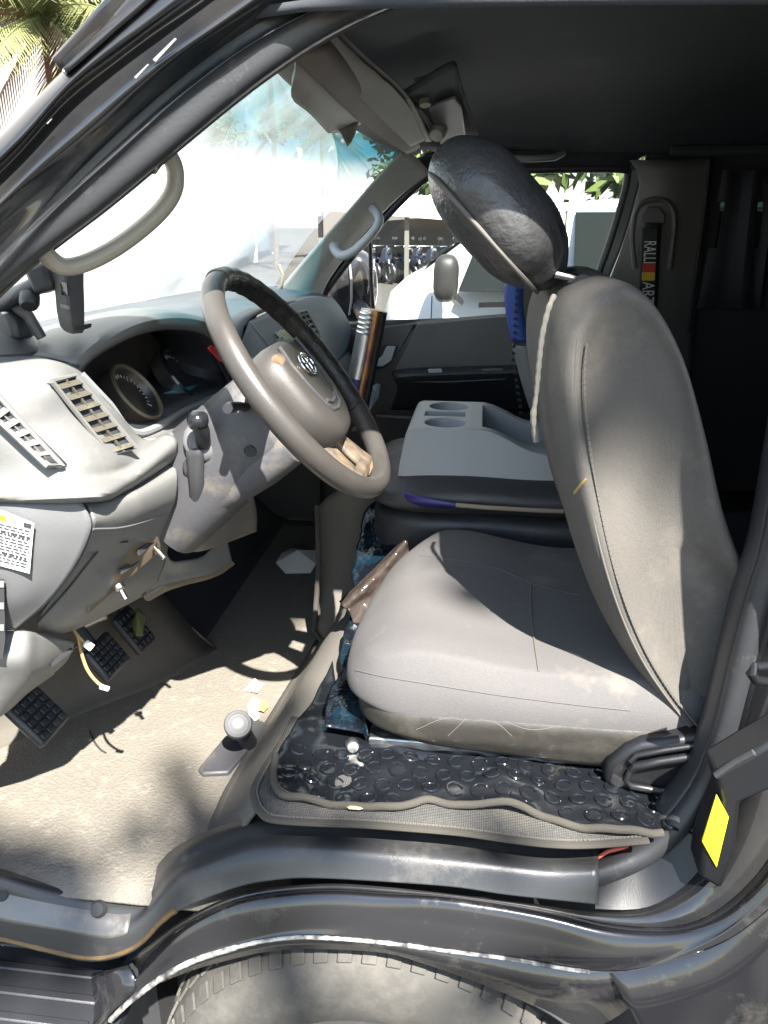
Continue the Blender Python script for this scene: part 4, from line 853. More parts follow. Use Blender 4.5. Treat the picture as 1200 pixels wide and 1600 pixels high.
# window frame (black), glass, door panel
win = pl([(592,507,yd),(520,512,yd),(503,470,yd),(530,425,yd),(585,358,yd),(640,300,yd),(680,272,yd),(760,266,yd),(965,263,yd),(981,272,yd),(976,305,yd),(955,375,yd),(932,440,yd),(915,490,yd)])
fin('window_seal', tube(cr(win, 120, closed=True) , .012, 10, caps=False), M['rubber'], VAN)
def wallgrid(outer, inner, y_, mt, nm, n=80):
    o_ = cr(outer, n, closed=True); i_ = cr(inner, n, closed=True)
    return fin(nm, grid([[Vector((p.x, y_+.01, p.z)) for p in i_], [Vector((p.x, y_+.012, p.z)) for p in o_]], closed_u=True), M[mt], VAN, solid=.012)
# black door frame above and behind the window
fin('door_frame_top', skin([pl([(640,300,yd),(680,272,yd),(760,265,yd),(962,262,yd),(980,268,yd)]), pl([(625,290,2.30),(672,258,2.30),(760,250,2.30),(975,246,2.30),(1000,248,2.30)]), pl([(620,270,2.28),(672,240,2.28),(760,236,2.28),(975,234,2.28),(1010,236,2.28)])], 30, 12), M['black'], VAN, solid=.01)
fin('door_frame_rear', skin([pl([(978,264,yd),(981,280,yd),(955,375,yd),(932,440,yd),(905,520,yd)]), pl([(1000,258,2.31),(1000,285,2.31),(975,375,2.31),(950,440,2.31),(925,520,2.31)])], 24, 6), M['black'], VAN, solid=.01)
fin('door_frame_front', skin([pl([(680,272,yd),(640,300,yd),(585,358,yd),(530,425,yd),(503,470,yd)]), pl([(655,262,2.30),(618,300,2.31),(566,360,2.31),(514,428,2.31),(496,470,2.31)])], 24, 6), M['black'], VAN, solid=.01)
fin('assist_grip', tube(pl([(775,240,2.26),(790,247,2.235),(830,248,2.23),(865,246,2.235),(880,239,2.26)]), .009, 10), M['trim'], VAN)
door = fin('passenger_door', skin([pl([(500,512,yd-.01),(590,507,yd-.01),(680,499,yd-.01),(780,491,yd-.01),(960,478,yd-.01)]), pl([(500,530,yd-.03),(590,522,yd-.03),(680,514,yd-.03),(780,506,yd-.03),(960,494,yd-.03)]), pl([(500,575,yd-.035),(590,575,yd-.035),(680,575,yd-.035),(780,575,yd-.035),(960,575,yd-.035)]), pl([(500,700,yd-.02),(590,700,yd-.02),(680,700,yd-.02),(780,700,yd-.02),(960,700,yd-.02)]), pl([(500,900,yd),(590,900,yd),(680,900,yd),(780,900,yd),(960,900,yd)])], 40, 40), M['black'], VAN, solid=.02, off=1)
def dplate(name, pts, mt, lift, thick=.006, bev=.003, parent=None):
    return fin(name, prism([W(a, b, Y=yd-.036-lift) for a, b in pts], (0, thick, 0)), M[mt], parent or door, bevel=bev)
dplate('door_insert', [(652,506),(636,540),(614,581),(690,577),(790,573),(900,568),(900,486),(780,495)], 'dash_mid', .004, .012, .004)
dplate('upper_panel', [(575,512),(648,506),(630,542),(618,560),(600,545),(575,545)], 'shroud', .0, .01, .004)
fin('armrest', skin([pl([(612,582,2.285),(640,577,2.28),(790,572,2.28),(900,568,2.28)]), pl([(616,592,2.235),(640,587,2.215),(790,582,2.215),(900,578,2.215)]), pl([(622,606,2.24),(645,598,2.225),(790,594,2.225),(900,590,2.225)]), pl([(610,640,2.29),(645,640,2.29),(790,640,2.29),(900,640,2.29)])], 30, 16), M['black'], door, solid=.006)
fin('armrest_trim', tube(pl([(618,586,2.24),(640,596,2.222),(700,597,2.22),(790,592,2.22)]), .0035, 8), M['shroud'], door)
dplate('window_switch', [(668,577),(690,576),(692,583),(670,584)], 'handle', .075, .006, .002)
dplate('window_switch', [(752,577),(786,575),(786,580),(754,582)], 'dash_mid', .075, .006, .002)
dplate('handle_cup', [(572,544),(606,538),(622,540),(612,566),(596,577),(566,578)], 'blackrough', .006, .006, .003)
hd = dplate('door_handle', [(604,541),(619,541),(612,564),(598,573),(566,573),(568,563),(590,562),(597,556)], 'handle', .018, .012, .003)
fin('map_pocket', tube(pl([(588,650,2.26),(640,653,2.25),(720,655,2.25)]), .005, 8), M['dash_mid'], door)
mir = loft([[Vector((c.x + (p[0])*k, c.y + dy, c.z + (p[1])*k)) for p in [(math.cos(t)*(.078 if math.cos(t) > 0 else .085)*abs(math.cos(t))**-.25 if abs(math.cos(t)) > .05 else 0, math.sin(t)*.118*abs(math.sin(t))**-.2 if abs(math.sin(t)) > .05 else 0) for t in [2*math.pi*j/36 for j in range(36)]]] for dy, k, c in [(d_, k_, W(551, 448, Y=2.62)) for d_, k_ in ((-.05,.55),(-.04,.85),(-.01,1),(.05,1),(.09,.8),(.10,.5))]])
mo = fin('side_mirror', mir, M['paint'], VAN, sub=1)
fin('mirror_arm', tube(pl([(582,498,2.36),(570,492,2.45),(562,480,2.58)]), .025, 10), M['black'], mo)
fin('mirror_edge', tube(pl([(546,408,2.566),(549,440,2.563),(549,470,2.563),(546,492,2.566)]), .004, 8), M['visor'], mo)
fin('quarter_divider', tube(pl([(585,506,yd),(580,440,yd),(578,366,yd)]), .006, 8), M['black'], VAN)
fin('side_window', grid([pl([(596,506,yd+.006),(915,486,yd+.006)]), pl([(596,348,yd+.006),(952,380,yd+.006)]), pl([(650,292,yd+.006),(979,280,yd+.006)]), pl([(690,266,yd+.006),(965,262,yd+.006)])]), glassmat('side glass', (.86, .9, .87), .012, (.5, .5, .5)), VAN, smooth=False)
# B pillar on the right with belt, belt guide
fin('right_pillar', skin([pl([(984,250,2.29),(1040,250,2.26),(1112,248,2.27)]), pl([(1000,285,2.29),(1040,285,2.25),(1108,285,2.27)]), pl([(976,375,2.29),(1035,375,2.25),(1100,375,2.27)]), pl([(950,450,2.29),(1032,450,2.25),(1092,450,2.27)]), pl([(920,560,2.29),(1020,560,2.25),(1080,560,2.27)]), pl([(900,800,2.3),(1010,800,2.27),(1070,800,2.28)])], 16, 30), M['pillar'], VAN, solid=.008)
fin('pillar_gap', tube(pl([(1108,250,2.262),(1100,330,2.262),(1088,420,2.262),(1076,520,2.262)]), .006, 8), M['blackrough'], VAN)
bgd = fin('belt_guide', tube(cr(pl([(992,420,2.245),(988,370,2.245),(994,330,2.243),(1010,314,2.243),(1032,312,2.243),(1048,322,2.243),(1054,350,2.243),(1046,420,2.243)]), 40), .007, 8), M['dash_mid'], VAN)
fin('guide_loop', prism(pl([(1001,338,2.235),(1012,322,2.235),(1030,322,2.235),(1041,336,2.235),(1038,352,2.235),(1004,352,2.235)]), (0, .015, 0)), M['dash_mid'], bgd, bevel=.004)
fin('seat_belt', skin([pl([(1008,348,2.23),(1034,348,2.23)]), pl([(1003,440,2.22),(1029,440,2.22)]), pl([(990,640,2.2),(1018,640,2.2)])], 4, 20), M['blackrough'], VAN, solid=.002)
fin('trim_button', lathe([(.001,.003),(.009,.002),(.011,-.003)], 16, frame(W(1060, 415, Y=2.255), (0, -1, 0))), M['shroud'], VAN)
# right flank behind the pillar: panel, window opening with a dark curtain
rw = 2.27
w0 = W(1128, 315, Y=rw); w1 = W(1128, 440, Y=rw)
def flank(x0, x1, z0, z1, nm, mt='blackrough'): return fin(nm, box(((x0+x1)/2, rw+.03, (z0+z1)/2), (x1-x0, .02, z1-z0)), M[mt], VAN)
flank(.40, .60, .6, 1.76, 'side_wall'); flank(.60, 3.35, .6, 1.37, 'side_wall'); flank(.60, 3.35, 1.665, 1.80, 'side_wall')
fin('rear_wall', box((3.36, 1.57, 1.3), (.02, 1.45, 1.4)), M['blackrough'], VAN)
cb = []; random.seed(21)
top = []; bot = []
for k in range(150):
    x = .585 + 2.75*k/149; y = rw - .012 + .012*math.sin(x*95 + 2*math.sin(x*17)); top.append(Vector((x, y, 1.70))); bot.append(Vector((x+.02*math.sin(x*30), y+.004, 1.36)))
mid = [a.lerp(b, .22) for a, b in zip(top, bot)]; mid2 = [a.lerp(b, .55) for a, b in zip(top, bot)]
bm = grid([top, mid, mid2, bot])
# slits where the curtain is torn into strips near its top
bm.faces.ensure_lookup_table()
kill = [f for f in bm.faces if f.calc_center_median().z < 1.66 and f.calc_center_median().z > 1.52 and f.calc_center_median().x < 1.0 and math.sin(f.calc_center_median().x*120) > .55]
bmesh.ops.delete(bm, geom=kill, context='FACES')
fin('curtain', bm, M['curtain'], VAN, solid=.002)
fin('rear_window', box((1.9, rw+.035, 1.52), (2.7, .004, .36)), glassmat('tinted rear glass', (.06, .08, .075), .006, (.3, .3, .3)), VAN, smooth=False)
fin('bench_backrest', sbox(.85, 1.02, 1.0, 2.2, .95, 1.42, .06, 6), M['leather'], VAN, sub=1)
fin('rail_trim', tube([Vector((.45, 2.24, 1.745)), Vector((1.5, 2.25, 1.75)), Vector((3.3, 2.25, 1.75))], .012, 8), M['headliner'], VAN)

# ---------------------------------------------------------------- windscreen, header, visor, left pillar trim
# windscreen bottom / top curves, bowed in plan
wb = [Vector((x, y, z)) for x, y, z in ((-.62,.80,1.40),(-.78,1.0,1.375),(-.88,1.3,1.365),(-.90,1.57,1.362),(-.87,1.85,1.366),(-.76,2.1,1.38),(-.585,2.22,1.405))]
wt = [Vector((x, y, z)) for x, y, z in ((-.20,.90,1.80),(-.27,1.05,1.805),(-.33,1.3,1.803),(-.345,1.57,1.80),(-.33,1.85,1.79),(-.29,2.05,1.775),(-.215,2.18,1.745))]
wmid = [a.lerp(b, .5) + Vector((-.025, 0, .018)) for a, b in zip(wb, wt)]
WS = fin('windscreen', skin([wb, wmid, wt], 50, 24), glassmat('windscreen glass', (.90, .95, .94),  .42, (.92, .97, .95), (1.675, 1.77, (  .03, .24, .33))), VAN)  # white veil mixed into the glass for the glare haze
hdr = [[p + Vector((.0, 0, -.005)) for p in wt], [p + Vector((.035, 0, -.004)) for p in wt], [Vector((-.245+.06*abs((p.y-1.5)/.7)**2, p.y, min(p.z+.03, 1.83))) for p in wt]]
fin('header_trim', skin(hdr, 40, 12), M['visord'], VAN, solid=.004)
fin('screen_surround', tube([p + Vector((.004, 0, -.002)) for p in cr(wb, 50)], .006, 8), M['rubber'], VAN)
fin('nose', skin([[p + Vector((-.02, 0, -.012)) for p in cr(wb, 30)], [Vector((p.x-.12, p.y, 1.15)) for p in cr(wb, 30)], [Vector((p.x-.18, p.y, .7)) for p in cr(wb, 30)], [Vector((p.x-.12, p.y, .35)) for p in cr(wb, 30)]], 30, 14), M['paint'], VAN, solid=.006)
# driver's visor swung down toward the screen: pale padded board seen along its edge, paper tucked behind
vis = fin('sun_visor', skin([pl([(470,50,1.12),(520,105,1.25),(585,175,1.5),(640,225,1.78)]), pl([(498,42,1.12),(545,95,1.25),(612,155,1.5),(662,215,1.78)]), pl([(506,36,1.13),(556,84,1.26),(626,145,1.5),(668,206,1.78)]), pl([(520,48,1.16),(566,92,1.28),(632,152,1.52),(670,222,1.79)])], 30, 18), M['visor'], VAN, solid=.012)
fin('visor_board', skin([pl([(440,75,1.05),(500,70,1.12),(505,60,1.14)]), pl([(500,130,1.22),(540,120,1.27),(552,104,1.29)]), pl([(575,200,1.6),(600,185,1.62),(612,172,1.63)]), pl([(635,238,1.85),(648,232,1.86),(655,226,1.86)])], 14, 30), M['visord'], VAN, solid=.01)
fin('visor_clip', tube(pl([(660,137,1.62),(663,150,1.615),(664,165,1.61)]), .011, 10), M['grip'], VAN)
fin('visor_pivot', lathe([(.001,.012),(.014,.008),(.018,0),(.018,-.02)], 20, frame(W(683, 208, Y=1.75), (-.2,-.6,-.6))), M['visor'], VAN)
oc = fin('overhead_console', skin([pl([(622,150,1.55),(700,102,1.45),(712,104,1.46)]), pl([(640,158,1.62),(706,125,1.55),(718,130,1.55)]), pl([(664,176,1.68),(712,143,1.65),(724,150,1.65)]), pl([(690,225,1.88),(735,208,1.88),(745,212,1.88)])], 16, 20), M['headliner'], VAN, solid=.008)
plate('lamp_recess', [(648,122,1.585),(697,107,1.52),(702,124,1.53),(656,140,1.60)], M['blackrough'], oc, .004, .004, .001)
plate('sunglass_box', [(668,158,1.66),(712,142,1.62),(722,160,1.66),(730,215,1.86),(690,222,1.86)], M['dash_mid'], oc, .006, .012, .004)
# cream assist handle on the near windscreen pillar
hp_ = cr(pl([(225,258,.93),(248,228,.95),(262,240,.965),(273,264,.975),(272,296,.975),(252,328,.97),(215,362,.96),(172,392,.945),(130,412,.93),(98,416,.915),(72,398,.90),(55,372,.89)]), 50)
fin('grab_handle', tube(hp_, [.0165]*50, 14, flat=((.3, -.8, .5), .62)), M['grip'], VAN)
fin('pillar_inner_trim', skin([[p + Vector((-.006, .035, .004)) for p in P5], [p + Vector((-.03, .055, .01)) for p in P5], [p + Vector((-.055, .03, .02)) for p in P5]], 40, 8), M['shroud'], VAN, solid=.004)

# ================================================================ LOOSE THINGS IN THE CAB
# phone holder on a suction mount
b0 = W(18, 556, Y=1.0); b0 = Vector((b0.x, b0.y, 1.408))
PH = thing('phone_holder', b0, 'black phone holder on a suction cup mount standing on the dash top', 'phone holder')
fin('suction_base', lathe([(.052,0),(.052,.006),(.044,.012),(.034,.018),(.026,.03),(.02,.036)], 32, Matrix.Translation(b0)), M['black'], PH)
fin('mount_body', loft([[b0+Vector((x*k+dx, y*k, z)) for x, y in ((-.034,-.024),(.028,-.024),(.034,0),(.028,.024),(-.034,.024))] for z, k, dx in ((.02,1,0),(.045,1,-.004),(.062,.8,-.012),(.072,.5,-.02))]), M['black'], PH, bevel=.006)
fin('locking_lever', tube([b0+Vector((.012,-.005,.07)), b0+Vector((.036,-.005,.05)), b0+Vector((.050,-.005,.022))], [.009,.008,.007], 8), M['shroud'], PH)
a0 = b0+Vector((-.05, 0, .055)); e1 = W(72, 438, Y=.985)
armp = [W(-60, 512, Y=.985), W(0, 474, Y=.985), W(58, 446, Y=.985)]
fin('telescopic_arm', tube([a0, a0.lerp(armp[0], .6)] + armp, .0115, 12), M['black'], PH)
fin('arm_joint', box(W(70, 434, Y=.985), (.03, .035, .035), rot=Matrix.Rotation(-.3, 3, 'Y')), M['black'], PH, bevel=.006)
fin('clamp_knob', lathe([(.001,.010),(.010,.009),(.0125,.004),(.0125,-.008),(.006,-.012),(.005,-.02)], 20, frame(W(46, 470, Y=.975), (.2,-.6,-.7))), M['black'], PH)
cr_ = fin('holder_cradle', loft([pl([(76,420,.98),(100,418,.975),(131,420,1.0),(131,424,1.03),(80,425,1.02)]), pl([(85,450,.975),(104,452,.965),(131,445,.99),(130,450,1.03),(90,452,1.02)]), pl([(88,485,.975),(108,492,.965),(132,475,.99),(130,480,1.03),(92,485,1.02)]), pl([(93,508,.975),(112,520,.968),(132,515,.99),(130,512,1.02),(98,508,1.01)]), pl([(100,517,.978),(113,523,.972),(131,521,.99),(128,519,1.0),(104,518,1.0)])]), M['shroud'], PH, bevel=.003)
fin('cradle_strip', prism(pl([(93,474,.972),(107,478,.962),(108,484,.962),(94,480,.972)]), (0,.004,0)), M['trim'], cr_)
fin('cradle_foot', prism(pl([(114,519,.966),(132,515,.985),(133,507,.985),(124,508,.975),(118,512,.97)]), (0,.02,0)), M['black'], cr_, bevel=.002)
fin('cradle_window', prism(pl([(94,440,.969),(104,442,.963),(106,462,.961),(96,461,.969)]), (0,.003,0)), M['lens'], cr_)

# edge-bound mats on the seat platform
zm = SZ+.006
mb_ = pl([(398,1236),(400,1258),(408,1272),(425,1283),(480,1288),(560,1291),(640,1297),(720,1304),(800,1315),(860,1322),(920,1323),(1012,1316)], Z=zm)
mt_ = [Vector((p.x+.02, max(p.y+.10, 1.0), zm)) for p in mb_]
mt_[0] = Vector((mb_[0].x+.01, 1.02, zm)); mt_[1] = Vector((mb_[1].x+.015, 1.02, zm))
FM = thing('floor_mat', (0.05, .90, SZ), 'ribbed grey floor mat with stitched edging along the door sill', 'floor mat')
for p in mb_[4:]: p.z += .0
fin('mat_sheet', skin([mb_, [a.lerp(b, .5) for a, b in zip(mb_, mt_)], mt_], 60, 8), M['mat'], FM, solid=.005)
ebp = cr([Vector((mb_[0].x+.012, mb_[0].y+.10, zm+.002)), Vector((mb_[0].x+.003, mb_[0].y+.04, zm+.002))] + mb_, 140)
fin('mat_edging', tube([p + Vector((0, 0, .003)) for p in ebp], .006, 10, flat=((0, 0, 1), .62)), M['binding'], FM)
bmst = bmesh.new()
for i in range(4, 138):
    a = ebp[i]; d = (ebp[min(i+1, 139)]-ebp[i-1]).normalized(); s_ = Vector((-d.y, d.x, 0))
    box(a + Vector((0, 0, .0068)) + s_*.004, (.004, .0018, .0016), bmst, axes((0, 0, 1), d))
fin('mat_stitches', bmst, M['seam'], FM)
SM = thing('studded_mat', (0.05, .95, SZ+.01), 'glossy black studded vinyl sheet with grey edging under the driver seat', 'vinyl mat')
zs = SZ+.014
sb = pl([(431,1185),(427,1215),(432,1236),(450,1247),(520,1256),(600,1263),(640,1260),(672,1250),(715,1259),(780,1264),(840,1272),(890,1288),(940,1300),(985,1304),(1036,1301)], Z=zs)
st_ = pl([(520,1040),(530,1090),(550,1120),(570,1130),(610,1138),(650,1140),(690,1142),(720,1145),(760,1148),(810,1152),(850,1155),(890,1160),(930,1165),(970,1170),(1010,1175)], Z=zs)
st_ = [Vector((p.x, min(p.y, 1.25), zs)) for p in st_]
def wav(p): return p + Vector((0, 0, .014*(noise.noise(Vector((p.x*9, p.y*9, 3)))) + .007*noise.noise(Vector((p.x*26, p.y*26, 1)))))
n1 = 90; A_ = cr(sb, n1); B_ = cr(st_, n1)
rows = [[wav(a.lerp(b, t/24)) for a, b in zip(A_, B_)] for t in range(25)]
sms = fin('vinyl_sheet', grid(rows), M['stud'], SM, solid=.0025)
fin('sheet_edging', tube([wav(p) + Vector((0, 0, .001)) for p in cr(sb, 140)], .0052, 10), M['binding'], SM)
bmr = bmesh.new()
for i in range(-2, 29):
    for j in range(0, 9):
        x = -.32 + .0325*i + (.016 if j % 2 else 0); y = .845 + .0285*j
        # inside test against the quad strip
        k = min(range(n1), key=lambda q: (A_[q].x-x)**2 + (A_[q].y-y)**2*.0)
        k2 = min(range(n1), key=lambda q: abs(A_[q].x-x)+abs(A_[q].y-y)*.2)
        if y < A_[k2].y+.016 or y > .955 or x < min(p.x for p in A_)+.02 or x > .34: continue
        lx = A_[0].x + (y-A_[0].y)*(B_[0].x-A_[0].x)/(B_[0].y-A_[0].y+1e-6)
        if x < lx+.015: continue
        c = Vector((x, y, zs+.0022)); a0_ = R(20); pts_ = []
        for q in range(15):
            t = a0_ + 2*math.pi*.86*q/14; pts_.append(wav(Vector((x+.0105*math.cos(t), y+.0105*math.sin(t), zs))) + Vector((0, 0, .0022)))
        tube(pts_, .0019, 6, bm=bmr)
fin('stud_rings', bmr, M['stud'], SM)
PS = fin('plastic_sheet', skin([pl([(600,774,1.60),(570,800,1.58),(556,862,1.47),(548,930,1.37),(540,985,1.25),(530,1040,1.135),(512,1100,1.02),(506,1136,.965)]), pl([(622,770,1.585),(600,830,1.54),(585,880,1.43),(572,940,1.34),(558,1000,1.23),(546,1050,1.12),(538,1100,1.02),(534,1140,.965)]), pl([(640,778,1.57),(642,832,1.52),(632,862,1.43),(604,930,1.34),(585,1000,1.22),(572,1050,1.10),(570,1100,1.0),(575,1150,.95)])], 60, 24), M['sheet'], None, solid=.002)
for v in PS.data.vertices:
    k = noise.noise(v.co*22)*.006 + noise.noise(v.co*60)*.002; v.co += Vector((-k, -k, k*.6))
tag(PS, 'dark blue marbled plastic sheet hanging over the seat front', 'plastic sheet')
fr_o = fin('folded_film', skin([pl([(530,940,1.30),(556,915,1.32),(586,886,1.36),(622,850,1.41)]), pl([(536,948,1.275),(564,924,1.29),(594,894,1.325),(634,845,1.375)]), pl([(546,958,1.285),(572,938,1.30),(600,908,1.335),(638,856,1.385)]), pl([(556,985,1.27),(580,962,1.285),(606,926,1.325),(640,872,1.375)]), pl([(566,1012,1.255),(588,990,1.27),(612,946,1.32),(642,890,1.37)])], 44, 30), M['sheet'], None, solid=.0015)
for v in fr_o.data.vertices:
    k = noise.noise(v.co*38)*.006 + noise.noise(v.co*95)*.0025; v.co += Vector((k*.3, -k, k*.7))
fr_o.data.materials[0] = mat('brown film', (.045, .035, .03), .16, bump=(45, .5, 'noise', .004)); tag(fr_o, 'shiny brown roll of folded film against the front of the seat cushion', 'film roll')
# rolled foil shade standing out of the console
RF = thing('rolled_shade', W(548, 632, Y=1.85), 'rolled silver and copper foil sun shade standing up beside the wheel', 'sun shade')
q0, q1 = W(548, 640, Y=1.85), W(578, 484, Y=1.85); d_ = (q1-q0)
def rl(off, r, mt, nm, w_=1.0):
    return fin(nm, tube([q0+off, q0.lerp(q1, .4)+off, q0.lerp(q1, .75)+off, q1+off], [r, r*1.02, r*1.0, r*.96], 14), M[mt], RF)
rl(Vector((0, 0, 0)), .0215, 'foil', 'foil_roll'); rl(Vector((.016, -.003, .0)), .0165, 'bronze', 'copper_layer'); rl(Vector((.026, .004, -.004)), .015, 'black', 'dark_layer')
bmw = bmesh.new()
for k in range(5): lathe([(.0218, -.003), (.0232, 0), (.0218, .003)], 20, frame(q0.lerp(q1, .78+.045*k), d_), bm=bmw, caps=False)
fin('foil_ribs', bmw, M['foil'], RF)
fin('dark_sleeve', tube([q0 - d_*.01, q0.lerp(q1, .16), q0.lerp(q1, .33)], [.0235, .0235, .0225], 14), M['purple'], RF)
# drawstring hanging from the headrest cover
ds = cr(pl([(866,462,1.02),(858,480,1.01),(848,520,1.01),(842,570,1.01),(838,620,1.01),(834,650,1.01),(838,690,1.01)]), 40)
o = fin('drawstring', tube(ds, [.0034+.0005*math.sin(i*2.1) + (.0012 if i > 30 else 0) for i in range(40)], 8), M['cord'], None); tag(o, 'pale cotton drawstring dangling from the headrest along the backrest', 'cord')
# belt pad with its lettering
bp = thing('belt_pad', W(1016, 470, Y=2.205), 'black seat belt pad lettered RALLI ART with red and yellow blocks', 'belt pad')
def bpt(u, v, lift=0): # u across 0..1, v down 0..1
    return W(1003 + 26*u - 5*v, 356 + 124*v, Y=2.205-lift)
fin('pad_sleeve', prism([bpt(0, 0), bpt(1, 0), bpt(1, 1), bpt(0, 1)], (0, .012, 0)), M['blackrough'], bp, bevel=.004)
def blk(v0, v1, mt): fin('colour_block', prism([bpt(.12, v0, .002), bpt(.9, v0, .002), bpt(.9, v1, .002), bpt(.12, v1, .002)], (0, .001, 0)), M[mt], bp, smooth=False)
blk(.455, .56, 'beltred'); blk(.56, .665, 'beltyel')
def letters(txt, v0, v1):
    cu = bpy.data.curves.new('t', 'FONT'); cu.body = txt; cu.size = 1; cu.extrude = 0; cu.align_x = 'LEFT'
    to = bpy.data.objects.new('t', cu); COL.objects.link(to); dg = bpy.context.evaluated_depsgraph_get(); dg.update()
    me = bpy.data.meshes.new_from_object(to.evaluated_get(dg)); bpy.data.objects.remove(to)
    xs = [v.co.x for v in me.vertices]; ys = [v.co.y for v in me.vertices]; x0, x1, y0, y1 = min(xs), max(xs), min(ys), max(ys)
    for v in me.vertices:
        s_ = (v.co.x-x0)/(x1-x0); h = (v.co.y-y0)/(y1-y0)
        v.co = bpt(.90-.72*(1-h), v0+(v1-v0)*s_, .0025) - ROOTLOC[bp.name]
    link('lettering', me, M['beltwhite'], bp, False)
letters('RALLI', .17, .445); letters('ART', .68, .96)
# litter on the floor
def scrap(name, pts, z, mt, label, cat, curl=.004, parent=None):
    P_ = pl(pts, Z=z); c = sum(P_, Vector())/len(P_); bm = bmesh.new(); cv = bm.verts.new(c + Vector((0, 0, curl)))
    vs = [bm.verts.new(p + Vector((0, 0, curl*noise.noise(p*50)*1.5))) for p in P_]
    for i in range(len(vs)): bm.faces.new((cv, vs[i], vs[(i+1) % len(vs)]))
    o = fin(name, recalc(bm), M[mt], parent, solid=.0006, smooth=False)
    if label: tag(o, label, cat)
    return o
wr = thing('wrapper', W(395, 1072, Z=FZ+.004), 'torn white and pink sweet wrapper lying on the cab floor', 'wrapper')
scrap('wrapper_sheet', [(384,1072),(392,1066),(398,1062),(404,1066),(412,1068),(407,1076),(402,1083),(393,1081)], FZ+.010, 'paper', None, None, .006, wr)
scrap('pink_edge', [(379,1077),(386,1071),(394,1079),(402,1083),(398,1084),(388,1081)], FZ+.005, 'pinkp', None, None, .003, wr)
yw = thing('crumpled_packet', W(400, 1108, Z=FZ+.004), 'crumpled white and yellow packet on the floor beside the brake lever', 'packet')
scrap('packet_paper', [(386,1098),(396,1092),(408,1096),(405,1104),(400,1110),(405,1118),(398,1124),(388,1112)], FZ+.016, 'paper', None, None, .012, yw)
scrap('packet_band', [(400,1095),(412,1099),(420,1103),(412,1110),(402,1106)], FZ+.014, 'yellowp', None, None, .006, yw)
scrap('folded_paper', [(431,880),(440,866),(455,856),(480,852),(494,860),(494,885),(485,893),(446,892)], FZ+.012, 'paper', 'crumpled pale paper lying on the dark floor by the centre cover', 'paper', .025)
scrap('leaf_scrap', [(540,1258),(570,1262),(562,1265),(545,1264)], SZ+.016, 'dryleaf', 'thin dry leaf sliver lying on the mat at the door sill', 'leaf', .003)
scrap('green_rag', [(205,968),(215,950),(226,958),(222,985),(212,990)], FZ+.17, 'palm', 'small green and white rag stuck above the accelerator pedal', 'rag', .02)
wi = thing('loose_wires', W(118, 985, Y=.97), 'loose yellow and brown wires hanging below the dash edge', 'wires')
for nm, pts, mt in (('wire', [(100,962,.95),(112,980,.96),(122,994,.965),(136,1008,.965)], 'wire'), ('wire', [(122,992,.965),(126,1015,.965),(136,1045,.96),(152,1066,.955),(168,1076,.95)], 'wire'), ('wire', [(104,966,.955),(116,990,.965),(126,1004,.97),(118,1010,.98),(100,1020,.99)], 'bronze')):
    fin(nm, tube(cr(pl(pts), 24), .0025, 8), M[mt], wi)
fin('connector', lathe([(.001,-.008),(.006,-.007),(.006,.006),(.001,.007)], 10, frame(W(139, 1009, Y=.963), (.6,0,-.5))), M['beltwhite'], wi)
fin('wire_tip', lathe([(.001,-.008),(.004,-.007),(.004,.006),(.001,.007)], 10, frame(W(164, 1075, Y=.95), (.8,0,-.2))), M['beltwhite'], wi)
fl_ = fin('cable', tube(cr(pl([(140,1142),(148,1160),(158,1172),(166,1177)], Z=FZ+.004), 20), .002, 6), M['ink'], None); tag(fl_, 'short black thread curled on the sunlit floor', 'thread')
# paper slips tucked along the top of the windscreen
sl1 = fin('paper_slip', skin([pl([(458,55,1.10),(480,75,1.14),(500,98,1.2),(570,190,1.6)]), pl([(462,105,1.12),(460,120,1.16),(490,146,1.24),(540,206,1.55)]), pl([(455,140,1.15),(458,157,1.18),(484,178,1.26),(512,208,1.45)])], 16, 10), M['cream'], None, solid=.001); tag(sl1, 'pale folded paper tucked under the visor along the screen top, larger of the two', 'paper')
sl2 = fin('paper_slip', skin([pl([(528,200,1.5),(560,190,1.56)]), pl([(536,216,1.5),(556,206,1.55)]), pl([(543,229,1.5),(549,222,1.52)])], 6, 6), M['cream'], None, solid=.001); tag(sl2, 'small pointed paper slip hanging beside the blue sun band', 'paper')

# ================================================================ OUTSIDE
g = fin('ground', grid([[Vector((x, y, 0)) for x in (-450, -30, 0, 30, 450)] for y in (-450, -30, 0, 30, 450)]), M['asphalt'], None); struct(g)
# white vehicle parked in the next bay
CX, CY = -.57, 4.05
car = thing('parked_car', (CX+2.2, CY+.85, 0), 'white short nosed car parked in the next bay, beyond the passenger window', 'car')
side = [(.04,.40),(.0,.72),(.0,1.10),(.04,1.22),(.12,1.29),(.20,1.33),(.40,1.475),(.58,1.60),(.74,1.665),(1.2,1.70),(2.4,1.70),(3.4,1.66),(3.95,1.58),(4.2,1.2),(4.25,.9),(4.25,.40)]
def belt(b): return .0 if b < 1.24 else .22*((b-1.24)/.44)
secs = []
for t in (0, .03, .12, .3, .5, .7, .88, .97, 1):
    e = (1-abs(2*t-1)**6); row = []
    for a, b in side:
        nose = .22*(abs(2*t-1)**3)*(1 if a < .5 else 0)*(1 if b < 1.32 else .4); y0 = CY+belt(b); y1 = CY+1.7-belt(b)
        row.append(Vector((CX+a+nose*.6, y0+(y1-y0)*t, b*(1 if b < 1.5 else 1-.015*(1-e)))))
    secs.append(row)
cb_ = fin('body', loft(secs), M['white'], car, bevel=.02)
def cpan(name, pts, mt, d=.02, lift=.014, par=None):
    P_ = [Vector((CX+a, CY+belt(b)-lift, b)) for a, b in pts]
    return fin(name, prism(P_, (0, d, 0)), M[mt], par or car, bevel=.003)
cpan('door_window', [(.44,1.262),(.52,1.47),(.70,1.60),(.92,1.625),(.92,1.258)], 'carglass')
